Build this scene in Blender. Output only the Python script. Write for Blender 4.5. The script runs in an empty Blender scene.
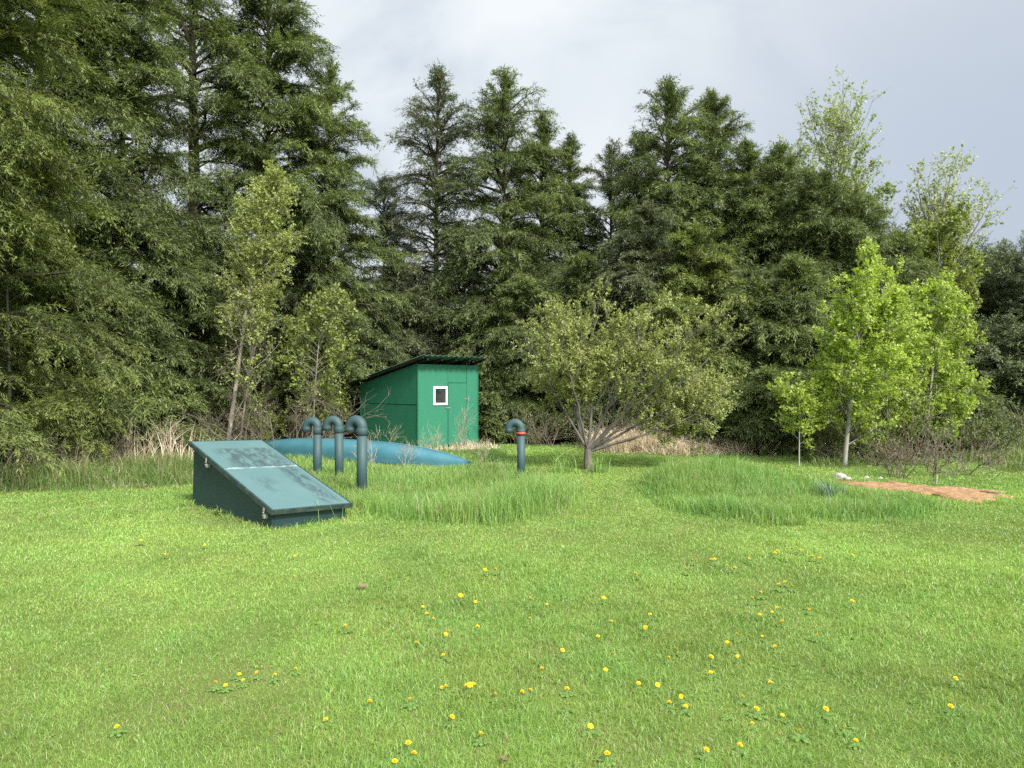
import bpy, bmesh, math, random
import numpy as np
from mathutils import Vector, Matrix

R = math.radians
C = bpy.context.scene.collection
SC = bpy.context.scene
F, CX, HZ, EYE = 773.0, 512.0, 386.0, 1.6


# ------------------------------------------------------------------ ground shape
def gz(x, y):
    x = np.asarray(x, float); y = np.asarray(y, float)
    r = np.sqrt(x * x + y * y)
    fade = np.clip((r - 2.0) / 4.0, 0, 1)
    z = 0.018 * np.sin(x * .9 + .7) * np.cos(y * .7) + 0.02 * np.sin(x * .37 - y * .41 + 1.1) + 0.008 * np.sin(x * 2.3 + y * 1.9)
    return z * fade


def ground_at(px, py):
    D = F * EYE / (py - HZ)
    return (px - CX) / F * D, D


def X_at(px, D):
    return (px - CX) / F * D


# ------------------------------------------------------------------ mesh helpers
def np_mesh(name, V, faces, tint=None, smooth=False, mat_idx=None):
    """faces: list of int arrays, each (n, k)."""
    me = bpy.data.meshes.new(name)
    V = np.ascontiguousarray(V, dtype=np.float32)
    me.vertices.add(len(V)); me.vertices.foreach_set('co', V.ravel())
    faces = [f for f in faces if len(f)]
    loops = np.concatenate([f.ravel() for f in faces]).astype(np.int32)
    tot = np.concatenate([np.full(len(f), f.shape[1], np.int32) for f in faces])
    st = np.concatenate([[0], np.cumsum(tot)[:-1]]).astype(np.int32)
    me.loops.add(len(loops)); me.loops.foreach_set('vertex_index', loops)
    me.polygons.add(len(tot)); me.polygons.foreach_set('loop_start', st)
    me.polygons.foreach_set('loop_total', tot)
    if mat_idx is not None:
        me.polygons.foreach_set('material_index', np.asarray(mat_idx, np.int32))
    me.polygons.foreach_set('use_smooth', np.full(len(tot), smooth, bool))
    if tint is not None:
        a = me.attributes.new('tint', 'FLOAT', 'POINT')
        a.data.foreach_set('value', np.ascontiguousarray(tint, dtype=np.float32))
    me.update(calc_edges=True)
    return me


def link(name, me, mat=None, parent=None, loc=None):
    o = bpy.data.objects.new(name, me); C.objects.link(o)
    if mat is not None:
        for m in (mat if isinstance(mat, (list, tuple)) else [mat]):
            me.materials.append(m)
    if parent is not None: o.parent = parent
    if loc is not None: o.location = loc
    return o


def thing(name, label, cat, loc=(0, 0, 0), rz=0.0, group=None):
    o = bpy.data.objects.new(name, None); C.objects.link(o)
    o.empty_display_size = .2
    o.location = loc; o.rotation_euler = (0, 0, rz)
    o['label'] = label; o['category'] = cat
    if group: o['group'] = group
    return o


def tag(o, label=None, cat=None, group=None, kind=None):
    if label: o['label'] = label
    if cat: o['category'] = cat
    if group: o['group'] = group
    if kind: o['kind'] = kind
    return o


class BM:
    """collects bevelled boxes / tubes / prisms into one mesh"""
    def __init__(self): self.bm = bmesh.new()

    def box(self, c, s, M=None, bev=0.004):
        b = bmesh.new()
        bmesh.ops.create_cube(b, size=1.0)
        bmesh.ops.scale(b, vec=s, verts=b.verts)
        if bev: bmesh.ops.bevel(b, geom=b.edges[:], offset=min(bev, min(s) * .3), segments=2, affect='EDGES')
        bmesh.ops.translate(b, vec=c, verts=b.verts)
        if M is not None: bmesh.ops.transform(b, matrix=M, verts=b.verts)
        self._add(b); return self

    def prism(self, prof, axis_pts, bev=0.0):
        """prof: list of 3d points (planar), extruded by vector axis_pts"""
        b = bmesh.new()
        v = [b.verts.new(p) for p in prof]
        f = b.faces.new(v)
        r = bmesh.ops.extrude_face_region(b, geom=[f])
        vs = [g for g in r['geom'] if isinstance(g, bmesh.types.BMVert)]
        bmesh.ops.translate(b, vec=axis_pts, verts=vs)
        bmesh.ops.recalc_face_normals(b, faces=b.faces[:])
        if bev: bmesh.ops.bevel(b, geom=b.edges[:], offset=bev, segments=2, affect='EDGES')
        self._add(b); return self

    def tube(self, pts, rad, k=20, cap=True):
        pts = [Vector(p) for p in pts]
        n = len(pts)
        if not isinstance(rad, (list, tuple)): rad = [rad] * n
        rings = []
        t0 = (pts[1] - pts[0]).normalized()
        ref = Vector((0, 1, 0)) if abs(t0.y) < .9 else Vector((1, 0, 0))
        for i in range(n):
            t = (pts[min(i + 1, n - 1)] - pts[max(i - 1, 0)]).normalized()
            u = t.cross(ref).normalized(); w = t.cross(u).normalized()
            rings.append([self.bm.verts.new(pts[i] + (u * math.cos(2 * math.pi * j / k) + w * math.sin(2 * math.pi * j / k)) * rad[i]) for j in range(k)])
        for a, b in zip(rings, rings[1:]):
            for j in range(k):
                f = self.bm.faces.new((a[j], a[(j + 1) % k], b[(j + 1) % k], b[j])); f.smooth = True
        if cap:
            self.bm.faces.new(rings[0][::-1]); self.bm.faces.new(rings[-1])
        return self

    def _add(self, b):
        me = bpy.data.meshes.new('tmp'); b.to_mesh(me); b.free()
        self.bm.from_mesh(me); bpy.data.meshes.remove(me)

    def build(self, name, mat, parent=None, M=None):
        if M is not None: bmesh.ops.transform(self.bm, matrix=M, verts=self.bm.verts)
        bmesh.ops.recalc_face_normals(self.bm, faces=self.bm.faces[:])
        me = bpy.data.meshes.new(name); self.bm.to_mesh(me); self.bm.free()
        return link(name, me, mat, parent)


# ------------------------------------------------------------------ materials
def srgb(r, g, b):
    f = lambda c: (c / 255 / 12.92) if c / 255 <= .04045 else ((c / 255 + .055) / 1.055) ** 2.4
    return (f(r), f(g), f(b), 1)


class NT:
    def __init__(self, name):
        self.m = bpy.data.materials.new(name); self.m.use_nodes = True
        self.t = self.m.node_tree; self.t.nodes.clear()
        self.out = self.n('ShaderNodeOutputMaterial')

    def n(self, typ, **kw):
        x = self.t.nodes.new(typ)
        for k, v in kw.items():
            setattr(x, k, v)
        return x

    def l(self, a, b): self.t.links.new(a, b)

    def noise(self, scale, detail=4, rough=.55, coord='Object', vec=None, dist=0.0):
        nz = self.n('ShaderNodeTexNoise')
        nz.inputs['Scale'].default_value = scale; nz.inputs['Detail'].default_value = detail
        nz.inputs['Roughness'].default_value = rough; nz.inputs['Distortion'].default_value = dist
        if vec is None:
            tc = self.n('ShaderNodeTexCoord'); vec = tc.outputs[coord]
        self.l(vec, nz.inputs['Vector'])
        return nz.outputs['Fac']

    def ramp(self, fac, stops, interp='LINEAR'):
        r = self.n('ShaderNodeValToRGB'); cr = r.color_ramp; cr.interpolation = interp
        while len(cr.elements) < len(stops): cr.elements.new(.5)
        for e, (p, c) in zip(cr.elements, stops):
            e.position = p
            e.color = c if len(c) == 4 else (*c, 1)
        self.l(fac, r.inputs['Fac'])
        return r.outputs['Color']

    def mix(self, fac, a, b, mode='MIX'):
        m = self.n('ShaderNodeMix', data_type='RGBA', blend_type=mode)
        for s, v in ((m.inputs['Factor'], fac), (m.inputs['A'], a), (m.inputs['B'], b)):
            if hasattr(v, 'is_linked'): self.l(v, s)
            elif isinstance(v, (int, float)): s.default_value = v
            else: s.default_value = v if len(v) == 4 else (*v, 1)
        return m.outputs['Result']

    def math(self, op, a, b=0.0, clamp=False):
        m = self.n('ShaderNodeMath', operation=op, use_clamp=clamp)
        for s, v in ((m.inputs[0], a), (m.inputs[1], b)):
            if hasattr(v, 'is_linked'): self.l(v, s)
            else: s.default_value = v
        return m.outputs[0]

    def principled(self, col, rough=.6, spec=.5, metal=0.0, bump=None, bstr=.3, bdist=.01):
        p = self.n('ShaderNodeBsdfPrincipled')
        for key, v in (('Base Color', col), ('Roughness', rough)):
            if hasattr(v, 'is_linked'): self.l(v, p.inputs[key])
            else: p.inputs[key].default_value = v if not isinstance(v, tuple) or len(v) == 4 else (*v, 1)
        p.inputs['Specular IOR Level'].default_value = spec
        p.inputs['Metallic'].default_value = metal
        if bump is not None:
            b = self.n('ShaderNodeBump'); b.inputs['Strength'].default_value = bstr; b.inputs['Distance'].default_value = bdist
            self.l(bump, b.inputs['Height']); self.l(b.outputs['Normal'], p.inputs['Normal'])
        self.l(p.outputs[0], self.out.inputs['Surface'])
        return self.m


def leaf_mat(name, dark, light, trans=.35, patch=(.7, 1.25), pscale=.35, gloss=.06, tcol=(1.2, 1.25, .55)):
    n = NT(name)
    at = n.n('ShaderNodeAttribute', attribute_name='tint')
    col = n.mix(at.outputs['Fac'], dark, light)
    geo = n.n('ShaderNodeNewGeometry')
    nz = n.noise(pscale, 3, .6, vec=geo.outputs['Position'])
    br = n.n('ShaderNodeMapRange'); br.inputs[1].default_value = .3; br.inputs[2].default_value = .7
    br.inputs[3].default_value = patch[0]; br.inputs[4].default_value = patch[1]
    n.l(nz, br.inputs[0])
    hsv = n.n('ShaderNodeHueSaturation'); n.l(col, hsv.inputs['Color']); n.l(br.outputs[0], hsv.inputs['Value'])
    col = hsv.outputs['Color']
    d = n.n('ShaderNodeBsdfDiffuse'); t = n.n('ShaderNodeBsdfTranslucent'); g = n.n('ShaderNodeBsdfGlossy')
    g.inputs['Roughness'].default_value = .5
    n.l(col, d.inputs['Color'])
    tc = n.mix(1.0, col, (*tcol, 1), 'MULTIPLY'); n.l(tc, t.inputs['Color'])
    m1 = n.n('ShaderNodeMixShader'); m1.inputs[0].default_value = trans
    n.l(d.outputs[0], m1.inputs[1]); n.l(t.outputs[0], m1.inputs[2])
    m2 = n.n('ShaderNodeMixShader'); m2.inputs[0].default_value = gloss
    n.l(m1.outputs[0], m2.inputs[1]); n.l(g.outputs[0], m2.inputs[2])
    n.l(m2.outputs[0], n.out.inputs['Surface'])
    return n.m


def bark_mat(name, a, b, scale=9):
    n = NT(name)
    tc = n.n('ShaderNodeTexCoord'); mp = n.n('ShaderNodeMapping'); mp.inputs['Scale'].default_value = (1, 1, .25)
    n.l(tc.outputs['Object'], mp.inputs['Vector'])
    f = n.noise(scale, 6, .7, vec=mp.outputs[0])
    return n.principled(n.ramp(f, [(.3, a), (.7, b)]), .9, .2, bump=f, bstr=.6, bdist=.02)


M = {}
M['hemlock'] = leaf_mat('hemlock_needles', (.062, .092, .031), (.222, .278, .082), .33, gloss=.045)
M['hemlock_fresh'] = leaf_mat('hemlock_needles_fresh', (.066, .096, .024), (.240, .290, .068), .36, gloss=.045)
M['hemlock_grey'] = leaf_mat('hemlock_needles_greyish', (.058, .078, .040), (.180, .205, .095), .33, gloss=.05)
M['spruce'] = leaf_mat('spruce_needles', (.012, .024, .017), (.040, .062, .038), .15, gloss=.05)
M['pine'] = leaf_mat('pine_needles', (.060, .088, .042), (.200, .240, .105), .2, gloss=.05)
M['aspen'] = leaf_mat('aspen_leaves', (.250, .345, .042), (.450, .545, .095), .45, (.85, 1.12), .6, .05)
M['birch'] = leaf_mat('birch_leaves', (.210, .255, .065), (.430, .475, .140), .4, (.8, 1.15), .6, .05)
M['maple'] = leaf_mat('maple_leaves', (.140, .185, .030), (.290, .345, .068), .4, (.8, 1.15), .6, .05)
M['poplar'] = leaf_mat('poplar_leaves', (.210, .260, .095), (.380, .440, .190), .4, (.85, 1.1), .5, .08)
M['poplar_yellow'] = leaf_mat('poplar_leaves_yellow', (.130, .180, .035), (.260, .320, .070), .45, (.85, 1.1), .5, .06)
M['apple'] = leaf_mat('apple_leaves', (.170, .200, .050), (.380, .415, .125), .4, (.8, 1.15), .9, .06)
M['shrub'] = leaf_mat('shrub_leaves', (.070, .105, .022), (.170, .220, .045), .4, (.8, 1.15), .9, .05)
M['deadleaf'] = leaf_mat('dead_leaves', (.085, .058, .032), (.200, .150, .090), .2, (.8, 1.2), .9, .03, tcol=(1, .9, .7))
M['weed'] = leaf_mat('weed_leaves', (.11, .21, .040), (.20, .34, .070), .3, (.85, 1.1), .9, .06)
M['bluegreen'] = leaf_mat('bluegreen_leaves', (.045, .090, .055), (.080, .140, .085), .2, (.9, 1.1), .9, .08)
M['bark'] = bark_mat('hemlock_bark', (.018, .014, .011), (.070, .055, .043))
M['bark_grey'] = bark_mat('grey_bark', (.10, .09, .075), (.25, .225, .19))
M['bark_birch'] = bark_mat('birch_bark', (.16, .14, .11), (.42, .39, .33), 6)
M['bark_aspen'] = bark_mat('aspen_bark', (.17, .17, .13), (.40, .40, .33), 6)
M['bark_apple'] = bark_mat('apple_bark', (.07, .062, .052), (.19, .172, .145))
M['twig'] = bark_mat('dead_twig_bark', (.085, .070, .050), (.23, .20, .15))
M['twig_tan'] = bark_mat('tan_stem_bark', (.24, .19, .13), (.52, .44, .32))


def grass_mat(name, dark, light, brown, patch=(.76, 1.24), trans=.35):
    n = NT(name)
    at = n.n('ShaderNodeAttribute', attribute_name='tint')
    geo = n.n('ShaderNodeNewGeometry')
    col = n.ramp(at.outputs['Fac'], [(0, brown), (.14, brown), (.2, dark), (1, light)])
    nz = n.noise(.42, 5, .62, vec=geo.outputs['Position'], dist=.6)
    v = n.n('ShaderNodeMapRange'); v.inputs[1].default_value = .32; v.inputs[2].default_value = .68
    v.inputs[3].default_value = patch[0]; v.inputs[4].default_value = patch[1]; n.l(nz, v.inputs[0])
    nz2 = n.noise(1.3, 4, .6, vec=geo.outputs['Position'], dist=.4)
    h = n.n('ShaderNodeMapRange'); h.inputs[1].default_value = .3; h.inputs[2].default_value = .7
    h.inputs[3].default_value = .485; h.inputs[4].default_value = .518; n.l(nz2, h.inputs[0])
    hsv = n.n('ShaderNodeHueSaturation'); n.l(col, hsv.inputs['Color'])
    n.l(v.outputs[0], hsv.inputs['Value']); n.l(h.outputs[0], hsv.inputs['Hue'])
    col = hsv.outputs['Color']
    d = n.n('ShaderNodeBsdfDiffuse'); t = n.n('ShaderNodeBsdfTranslucent'); g = n.n('ShaderNodeBsdfGlossy')
    g.inputs['Roughness'].default_value = .45
    n.l(col, d.inputs['Color'])
    tc = n.mix(1.0, col, (1.25, 1.2, .5, 1), 'MULTIPLY'); n.l(tc, t.inputs['Color'])
    m1 = n.n('ShaderNodeMixShader'); m1.inputs[0].default_value = trans
    n.l(d.outputs[0], m1.inputs[1]); n.l(t.outputs[0], m1.inputs[2])
    m2 = n.n('ShaderNodeMixShader'); m2.inputs[0].default_value = .05
    n.l(m1.outputs[0], m2.inputs[1]); n.l(g.outputs[0], m2.inputs[2])
    n.l(m2.outputs[0], n.out.inputs['Surface'])
    return n.m


M['lawn'] = grass_mat('lawn_blades', (.160, .284, .053), (.325, .466, .110), (.30, .25, .13))
M['tall'] = grass_mat('tall_grass_blades', (.135, .250, .052), (.285, .435, .110), (.33, .29, .16), (.85, 1.15))
M['rough'] = grass_mat('rough_grass_blades', (.095, .165, .038), (.215, .300, .075), (.33, .27, .16), (.8, 1.15))
M['dry'] = grass_mat('dry_grass_blades', (.56, .46, .34), (.82, .71, .57), (.36, .26, .17), (.85, 1.1), .2)


def ground_mat():
    n = NT('lawn_ground')
    geo = n.n('ShaderNodeNewGeometry')
    a = n.noise(.42, 5, .62, vec=geo.outputs['Position'], dist=.6)
    b = n.noise(55, 6, .75, vec=geo.outputs['Position'])
    c = n.ramp(a, [(.3, (.085, .130, .028)), (.7, (.135, .195, .045))])
    c = n.mix(n.ramp(b, [(.50, (0, 0, 0)), (.85, (1, 1, 1))]), c, (.20, .170, .085))
    return n.principled(c, 1.0, .1, bump=b, bstr=.5, bdist=.02)


def noise_mat(name, stops, scale, rough=.9, spec=.2, bstr=.5, bdist=.02, detail=6):
    n = NT(name)
    f = n.noise(scale, detail, .65)
    return n.principled(n.ramp(f, stops), rough, spec, bump=f, bstr=bstr, bdist=bdist)


M['ground'] = ground_mat()
M['litter'] = noise_mat('needle_litter', [(.3, (.030, .021, .013)), (.7, (.10, .070, .042))], 11)
M['soil'] = noise_mat('reddish_soil', [(.25, (.12, .072, .042)), (.5, (.30, .175, .092)), (.75, (.44, .29, .17))], 9, bstr=.9, bdist=.04)
M['stone'] = noise_mat('pale_stone', [(.3, (.22, .20, .18)), (.7, (.48, .45, .42))], 9)


def paint_mat(name, base, var=.12, rough=.5, spec=.4, streak=True, splash=0.0):
    n = NT(name)
    tc = n.n('ShaderNodeTexCoord'); mp = n.n('ShaderNodeMapping'); mp.inputs['Scale'].default_value = (1, 1, .22)
    n.l(tc.outputs['Object'], mp.inputs['Vector'])
    f = n.noise(5, 6, .65, vec=mp.outputs[0] if streak else None)
    f2 = n.noise(1.4, 3, .5)
    lo = tuple(c * (1 - var) for c in base[:3]); hi = tuple(min(1, c * (1 + var) + .004) for c in base[:3])
    col = n.mix(n.math('MULTIPLY', n.math('ADD', f, f2), .5), lo, hi)
    g = n.noise(60, 3, .6)
    spk = n.ramp(n.noise(23, 5, .7), [(.68, (0, 0, 0)), (.76, (1, 1, 1))])
    col = n.mix(n.math('MULTIPLY', spk, .25), col, (.10, .12, .09))
    if splash:       # mud splashed up the bottom of the wall
        sp = n.n('ShaderNodeSeparateXYZ'); n.l(tc.outputs['Object'], sp.inputs[0])
        hgt = n.math('SUBTRACT', splash, sp.outputs[2]); k = n.math('ADD', n.math('MULTIPLY', hgt, 2.2), n.math('MULTIPLY', n.math('SUBTRACT', n.noise(11, 5, .7), .5), 1.6))
        col = n.mix(n.math('MULTIPLY', k, .75, True), col, (.13, .13, .085))
    return n.principled(col, rough, spec, bump=g, bstr=.12, bdist=.004)


M['shed_paint'] = paint_mat('green_shed_paint', (.026, .165, .096), .17, .6, .3, splash=.22)
M['shed_trim'] = paint_mat('green_shed_trim_paint', (.018, .150, .078), .14, .55, .3)
M['roof'] = paint_mat('dark_green_roof_metal', (.085, .150, .115), .25, .45, .5)
M['timber_dark'] = noise_mat('dark_rafter_timber', [(.3, (.012, .014, .012)), (.7, (.035, .036, .030))], 12)
M['white'] = paint_mat('white_frame_paint', (.80, .80, .79), .05, .4, .5)
M['hatch_body'] = paint_mat('shaded_teal_hatch_paint', (.008, .030, .033), .34, .5, .4, splash=.06)  # shade of the hatch sides is put into this darker teal
M['pipe'] = paint_mat('grey_teal_pipe_paint', (.032, .068, .073), .24, .58, .4)
M['metal'] = noise_mat('galvanised_metal', [(.3, (.15, .15, .14)), (.7, (.32, .32, .29))], 30, .5, .5, .1)
M['red'] = paint_mat('red_tape', (.62, .060, .030), .1, .4, .5)
M['rubber'] = noise_mat('black_gasket', [(.3, (.012, .013, .014)), (.7, (.03, .032, .034))], 30, .7)


def glass_mat():
    n = NT('dark_window_glass')
    f = n.noise(3, 4, .6)
    return n.principled(n.ramp(f, [(.35, (.010, .012, .012)), (.65, (.055, .060, .058))]), .22, .35)
M['glass'] = glass_mat()


def hatch_lid_mat():
    n = NT('weathered_skylit_hatch_lid')
    tc = n.n('ShaderNodeTexCoord')
    sep = n.n('ShaderNodeSeparateXYZ'); n.l(tc.outputs['Object'], sep.inputs[0])
    x, y = sep.outputs[0], sep.outputs[1]          # x across the hatch (0..w), y up the slope (0..len)
    a = n.noise(3.0, 6, .7, vec=tc.outputs['Object'], dist=.8)
    base = n.mix(n.noise(1.6, 4, .6), (.058, .126, .132), (.110, .194, .198))  # teal lightened to hold the sky's sheen on the sloping top
    # dark weather stains: on the upper leaf, and a band along the right-hand edge
    mp = n.n('ShaderNodeMapping'); mp.inputs['Scale'].default_value = (3.2, 1.3, 1); mp.inputs['Rotation'].default_value = (0, 0, .35)
    n.l(tc.outputs['Object'], mp.inputs['Vector'])
    st = n.noise(3.2, 7, .72, vec=mp.outputs[0], dist=.5)
    def band(v, lo, hi, soft):
        m = n.n('ShaderNodeMapRange', interpolation_type='SMOOTHSTEP'); n.l(v, m.inputs[0])
        m.inputs[1].default_value = lo - soft; m.inputs[2].default_value = lo + soft
        m2 = n.n('ShaderNodeMapRange', interpolation_type='SMOOTHSTEP'); n.l(v, m2.inputs[0])
        m2.inputs[1].default_value = hi - soft; m2.inputs[2].default_value = hi + soft
        m2.inputs[3].default_value = 1; m2.inputs[4].default_value = 0
        return n.math('MULTIPLY', m.outputs[0], m2.outputs[0])
    up = n.math('MULTIPLY', band(y, 1.37, 2.12, .05), band(x, .16, .92, .12))
    right = n.math('MULTIPLY', band(x, .66, .90, .06), band(y, .10, 1.40, .15))
    left = n.math('MULTIPLY', n.math('MULTIPLY', band(x, .16, .40, .08), band(y, .55, 1.0, .15)), .55)
    area = n.math('ADD', n.math('ADD', up, right), left, clamp=True)
    thr = n.n('ShaderNodeMapRange'); n.l(st, thr.inputs[0]); thr.inputs[1].default_value = .40; thr.inputs[2].default_value = .56
    dark = n.math('MULTIPLY', area, thr.outputs[0])
    faint = n.n('ShaderNodeMapRange'); n.l(a, faint.inputs[0]); faint.inputs[1].default_value = .55; faint.inputs[2].default_value = .75; faint.inputs[4].default_value = .35
    col = n.mix(n.math('MULTIPLY', dark, .74), base, (.030, .042, .043))
    col = n.mix(faint.outputs[0], col, (.07, .13, .13))
    wn = n.math('MULTIPLY', n.math('SUBTRACT', n.noise(9, 4, .6), .5), .14)
    yy = n.math('ADD', y, wn)
    ln = n.math('MULTIPLY', band(yy, 1.335, 1.372, .008), n.ramp(n.noise(6, 4, .6), [(.38, (0, 0, 0)), (.52, (1, 1, 1))]))
    col = n.mix(n.math('MULTIPLY', ln, .42), col, (.55, .62, .62))
    return n.principled(col, .42, .5, bump=st, bstr=.1, bdist=.004)
M['hatch_lid'] = hatch_lid_mat()


def canoe_mat():
    n = NT('faded_blue_hull')
    f = n.noise(2.2, 5, .6)
    col = n.ramp(f, [(.3, (.036, .130, .165)), (.7, (.060, .176, .215))])
    sc = n.ramp(n.noise(28, 4, .7), [(.62, (0, 0, 0)), (.72, (1, 1, 1))])
    col = n.mix(n.math('MULTIPLY', sc, .2), col, (.2, .3, .36))
    return n.principled(col, .62, .35)
M['hull'] = canoe_mat()
M['gunwale'] = paint_mat('dark_blue_gunwale', (.02, .06, .10), .15, .5, .4)


# ------------------------------------------------------------------ camera, world, sun
cam = bpy.data.cameras.new('camera'); cam_o = bpy.data.objects.new('camera', cam); C.objects.link(cam_o)
cam.sensor_width = 36; cam.lens = F * 36 / 1024; cam.clip_end = 3000; cam.clip_start = .05
cam_o.location = (0, 0, EYE); cam_o.rotation_euler = (R(90 + .148), 0, 0)
SC.camera = cam_o

SUN_DIR = Vector((.46, -.70, .74)).normalized()
el = math.asin(SUN_DIR.z); az = math.atan2(SUN_DIR.x, SUN_DIR.y)
su = bpy.data.lights.new('sun', 'SUN'); su.energy = 3.9; su.angle = R(10); su.color = (1, .955, .88)
so = bpy.data.objects.new('sun', su); C.objects.link(so)
so.rotation_euler = (-SUN_DIR).to_track_quat('-Z', 'Y').to_euler(); so.location = (0, 0, 30)

W = bpy.data.worlds.new('World'); SC.world = W; W.use_nodes = True
t = W.node_tree; t.nodes.clear()
wo = t.nodes.new('ShaderNodeOutputWorld'); bg = t.nodes.new('ShaderNodeBackground'); t.links.new(bg.outputs[0], wo.inputs[0])
sky = t.nodes.new('ShaderNodeTexSky'); sky.sky_type = 'NISHITA'; sky.sun_disc = False
sky.sun_elevation = el; sky.sun_rotation = az
tc = t.nodes.new('ShaderNodeTexCoord')
mp = t.nodes.new('ShaderNodeMapping'); mp.inputs['Scale'].default_value = (1, 1, 1.7); mp.inputs['Location'].default_value = (3.1, .4, 1.3)
t.links.new(tc.outputs['Generated'], mp.inputs['Vector'])
def wnoise(scale, detail, rough, dist=0):
    z = t.nodes.new('ShaderNodeTexNoise'); z.inputs['Scale'].default_value = scale; z.inputs['Detail'].default_value = detail
    z.inputs['Roughness'].default_value = rough; z.inputs['Distortion'].default_value = dist
    t.links.new(mp.outputs[0], z.inputs['Vector']); return z.outputs['Fac']
def wramp(f, stops):
    r = t.nodes.new('ShaderNodeValToRGB')
    while len(r.color_ramp.elements) < len(stops): r.color_ramp.elements.new(.5)
    for e, (p, c) in zip(r.color_ramp.elements, stops): e.position = p; e.color = (*c, 1)
    t.links.new(f, r.inputs[0]); return r.outputs[0]
def wmix(f, a, b):
    m = t.nodes.new('ShaderNodeMix'); m.data_type = 'RGBA'
    for s, v in ((m.inputs['Factor'], f), (m.inputs['A'], a), (m.inputs['B'], b)):
        if hasattr(v, 'is_linked'): t.links.new(v, s)
        elif isinstance(v, float): s.default_value = v
        else: s.default_value = (*v, 1)
    return m.outputs['Result']
# cloud deck (in units of the sky texture; the background strength brings both down)
K = 6.5
cl = wramp(wnoise(2.3, 6, .55, .7), [(.36, (.55 * K, .62 * K, .70 * K)), (.50, (.71 * K, .765 * K, .815 * K)), (.64, (.81 * K, .845 * K, .875 * K))])
# a greyer-blue bank of cloud low in the north-east
dt = t.nodes.new('ShaderNodeVectorMath'); dt.operation = 'DOT_PRODUCT'
t.links.new(tc.outputs['Generated'], dt.inputs[0]); dt.inputs[1].default_value = Vector((.62, .78, .12)).normalized()
bank = wramp(dt.outputs['Value'], [(.84, (0, 0, 0)), (.99, (1, 1, 1))])
cl = wmix(bank, cl, (.48 * K, .54 * K, .63 * K))
cov = wramp(wnoise(1.1, 4, .5, .2), [(.30, (.86, .86, .86)), (.5, (1, 1, 1))])
# broad glow added to the unseen sky around the sun, for fill light
ds = t.nodes.new('ShaderNodeVectorMath'); ds.operation = 'DOT_PRODUCT'
t.links.new(tc.outputs['Generated'], ds.inputs[0]); ds.inputs[1].default_value = SUN_DIR
glow = wramp(ds.outputs['Value'], [(.12, (1, 1, 1)), (.6, (2.0, 1.98, 1.92)), (1.0, (3.8, 3.7, 3.5))])
gm = t.nodes.new('ShaderNodeMix'); gm.data_type = 'RGBA'; gm.blend_type = 'MULTIPLY'; gm.inputs['Factor'].default_value = 1
t.links.new(cl, gm.inputs['A']); t.links.new(glow, gm.inputs['B'])
t.links.new(wmix(cov, sky.outputs[0], gm.outputs['Result']), bg.inputs['Color'])
bg.inputs['Strength'].default_value = .1

SC.view_settings.view_transform = 'Standard'; SC.view_settings.look = 'None'
SC.view_settings.exposure = 0.80; SC.view_settings.gamma = 1; SC.view_settings.use_curve_mapping = False
cy = SC.cycles
cy.max_bounces = 6; cy.diffuse_bounces = 4; cy.glossy_bounces = 2; cy.transmission_bounces = 4; cy.transparent_max_bounces = 4
cy.caustics_reflective = False; cy.caustics_refractive = False
cy.use_denoising = False

# ------------------------------------------------------------------ ground sheets
def axis(lo, hi, step, far):
    a = np.arange(lo, hi + step / 2, step)
    g = [hi]; s = step
    while g[-1] < far: s *= 1.35; g.append(g[-1] + s)
    g2 = [lo]; s = step
    while g2[-1] > -far: s *= 1.35; g2.append(g2[-1] - s)
    return np.concatenate([g2[:0:-1], a, g[1:]])
def grid_mesh(name, xs, ys, dz=0.0):
    gx, gy = np.meshgrid(xs, ys)
    V = np.stack([gx, gy, gz(gx, gy) + dz], -1).reshape(-1, 3)
    nx = len(xs); i = np.arange((len(ys) - 1) * nx).reshape(len(ys) - 1, nx)[:, :-1].ravel()
    return np_mesh(name, V, [np.stack([i, i + 1, i + nx + 1, i + nx], 1)], smooth=True)
lawn = link('lawn', grid_mesh('lawn', axis(-24, 24, .3, 1200), axis(-6, 34, .3, 1200)), M['ground'])
tag(lawn, 'mown green lawn with scattered dandelions', kind='structure')

# woods' edge, in plan
EDGE = [(-40, 8), (-14, 10.4), (-9.8, 13.0), (-7.6, 15.6), (-5.9, 18.2), (-4.4, 21.4), (-2, 23.2), (0, 21.8), (2.2, 20.2), (4.6, 19.2), (6.3, 18.0), (7.6, 17.2), (9.4, 17.0), (10.8, 18.6), (12.8, 21.0), (16, 23.5), (40, 26)]
EX = np.array([p[0] for p in EDGE], float); EY = np.array([p[1] for p in EDGE], float)
def edge_y(x): return np.interp(x, EX, EY)
def floor_sheet():
    xs = np.linspace(-40, 40, 321); k = 12
    rows = []
    e = edge_y(xs) + .25 * np.sin(xs * 2.1) + .15 * np.sin(xs * 5.3 + 1)
    for j in range(k + 1):
        y = e + (90 - e) * (j / k) ** 2.2
        rows.append(np.stack([xs, y, gz(xs, y) + (.006 if j else -.01)], 1))
    V = np.concatenate(rows); nx = len(xs)
    i = np.arange(k * nx).reshape(k, nx)[:, :-1].ravel()
    return np_mesh('forest_floor', V, [np.stack([i, i + 1, i + nx + 1, i + nx], 1)], smooth=True)
tag(link('forest_floor', floor_sheet(), M['litter']), 'brown needle litter under the trees', kind='structure')

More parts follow.
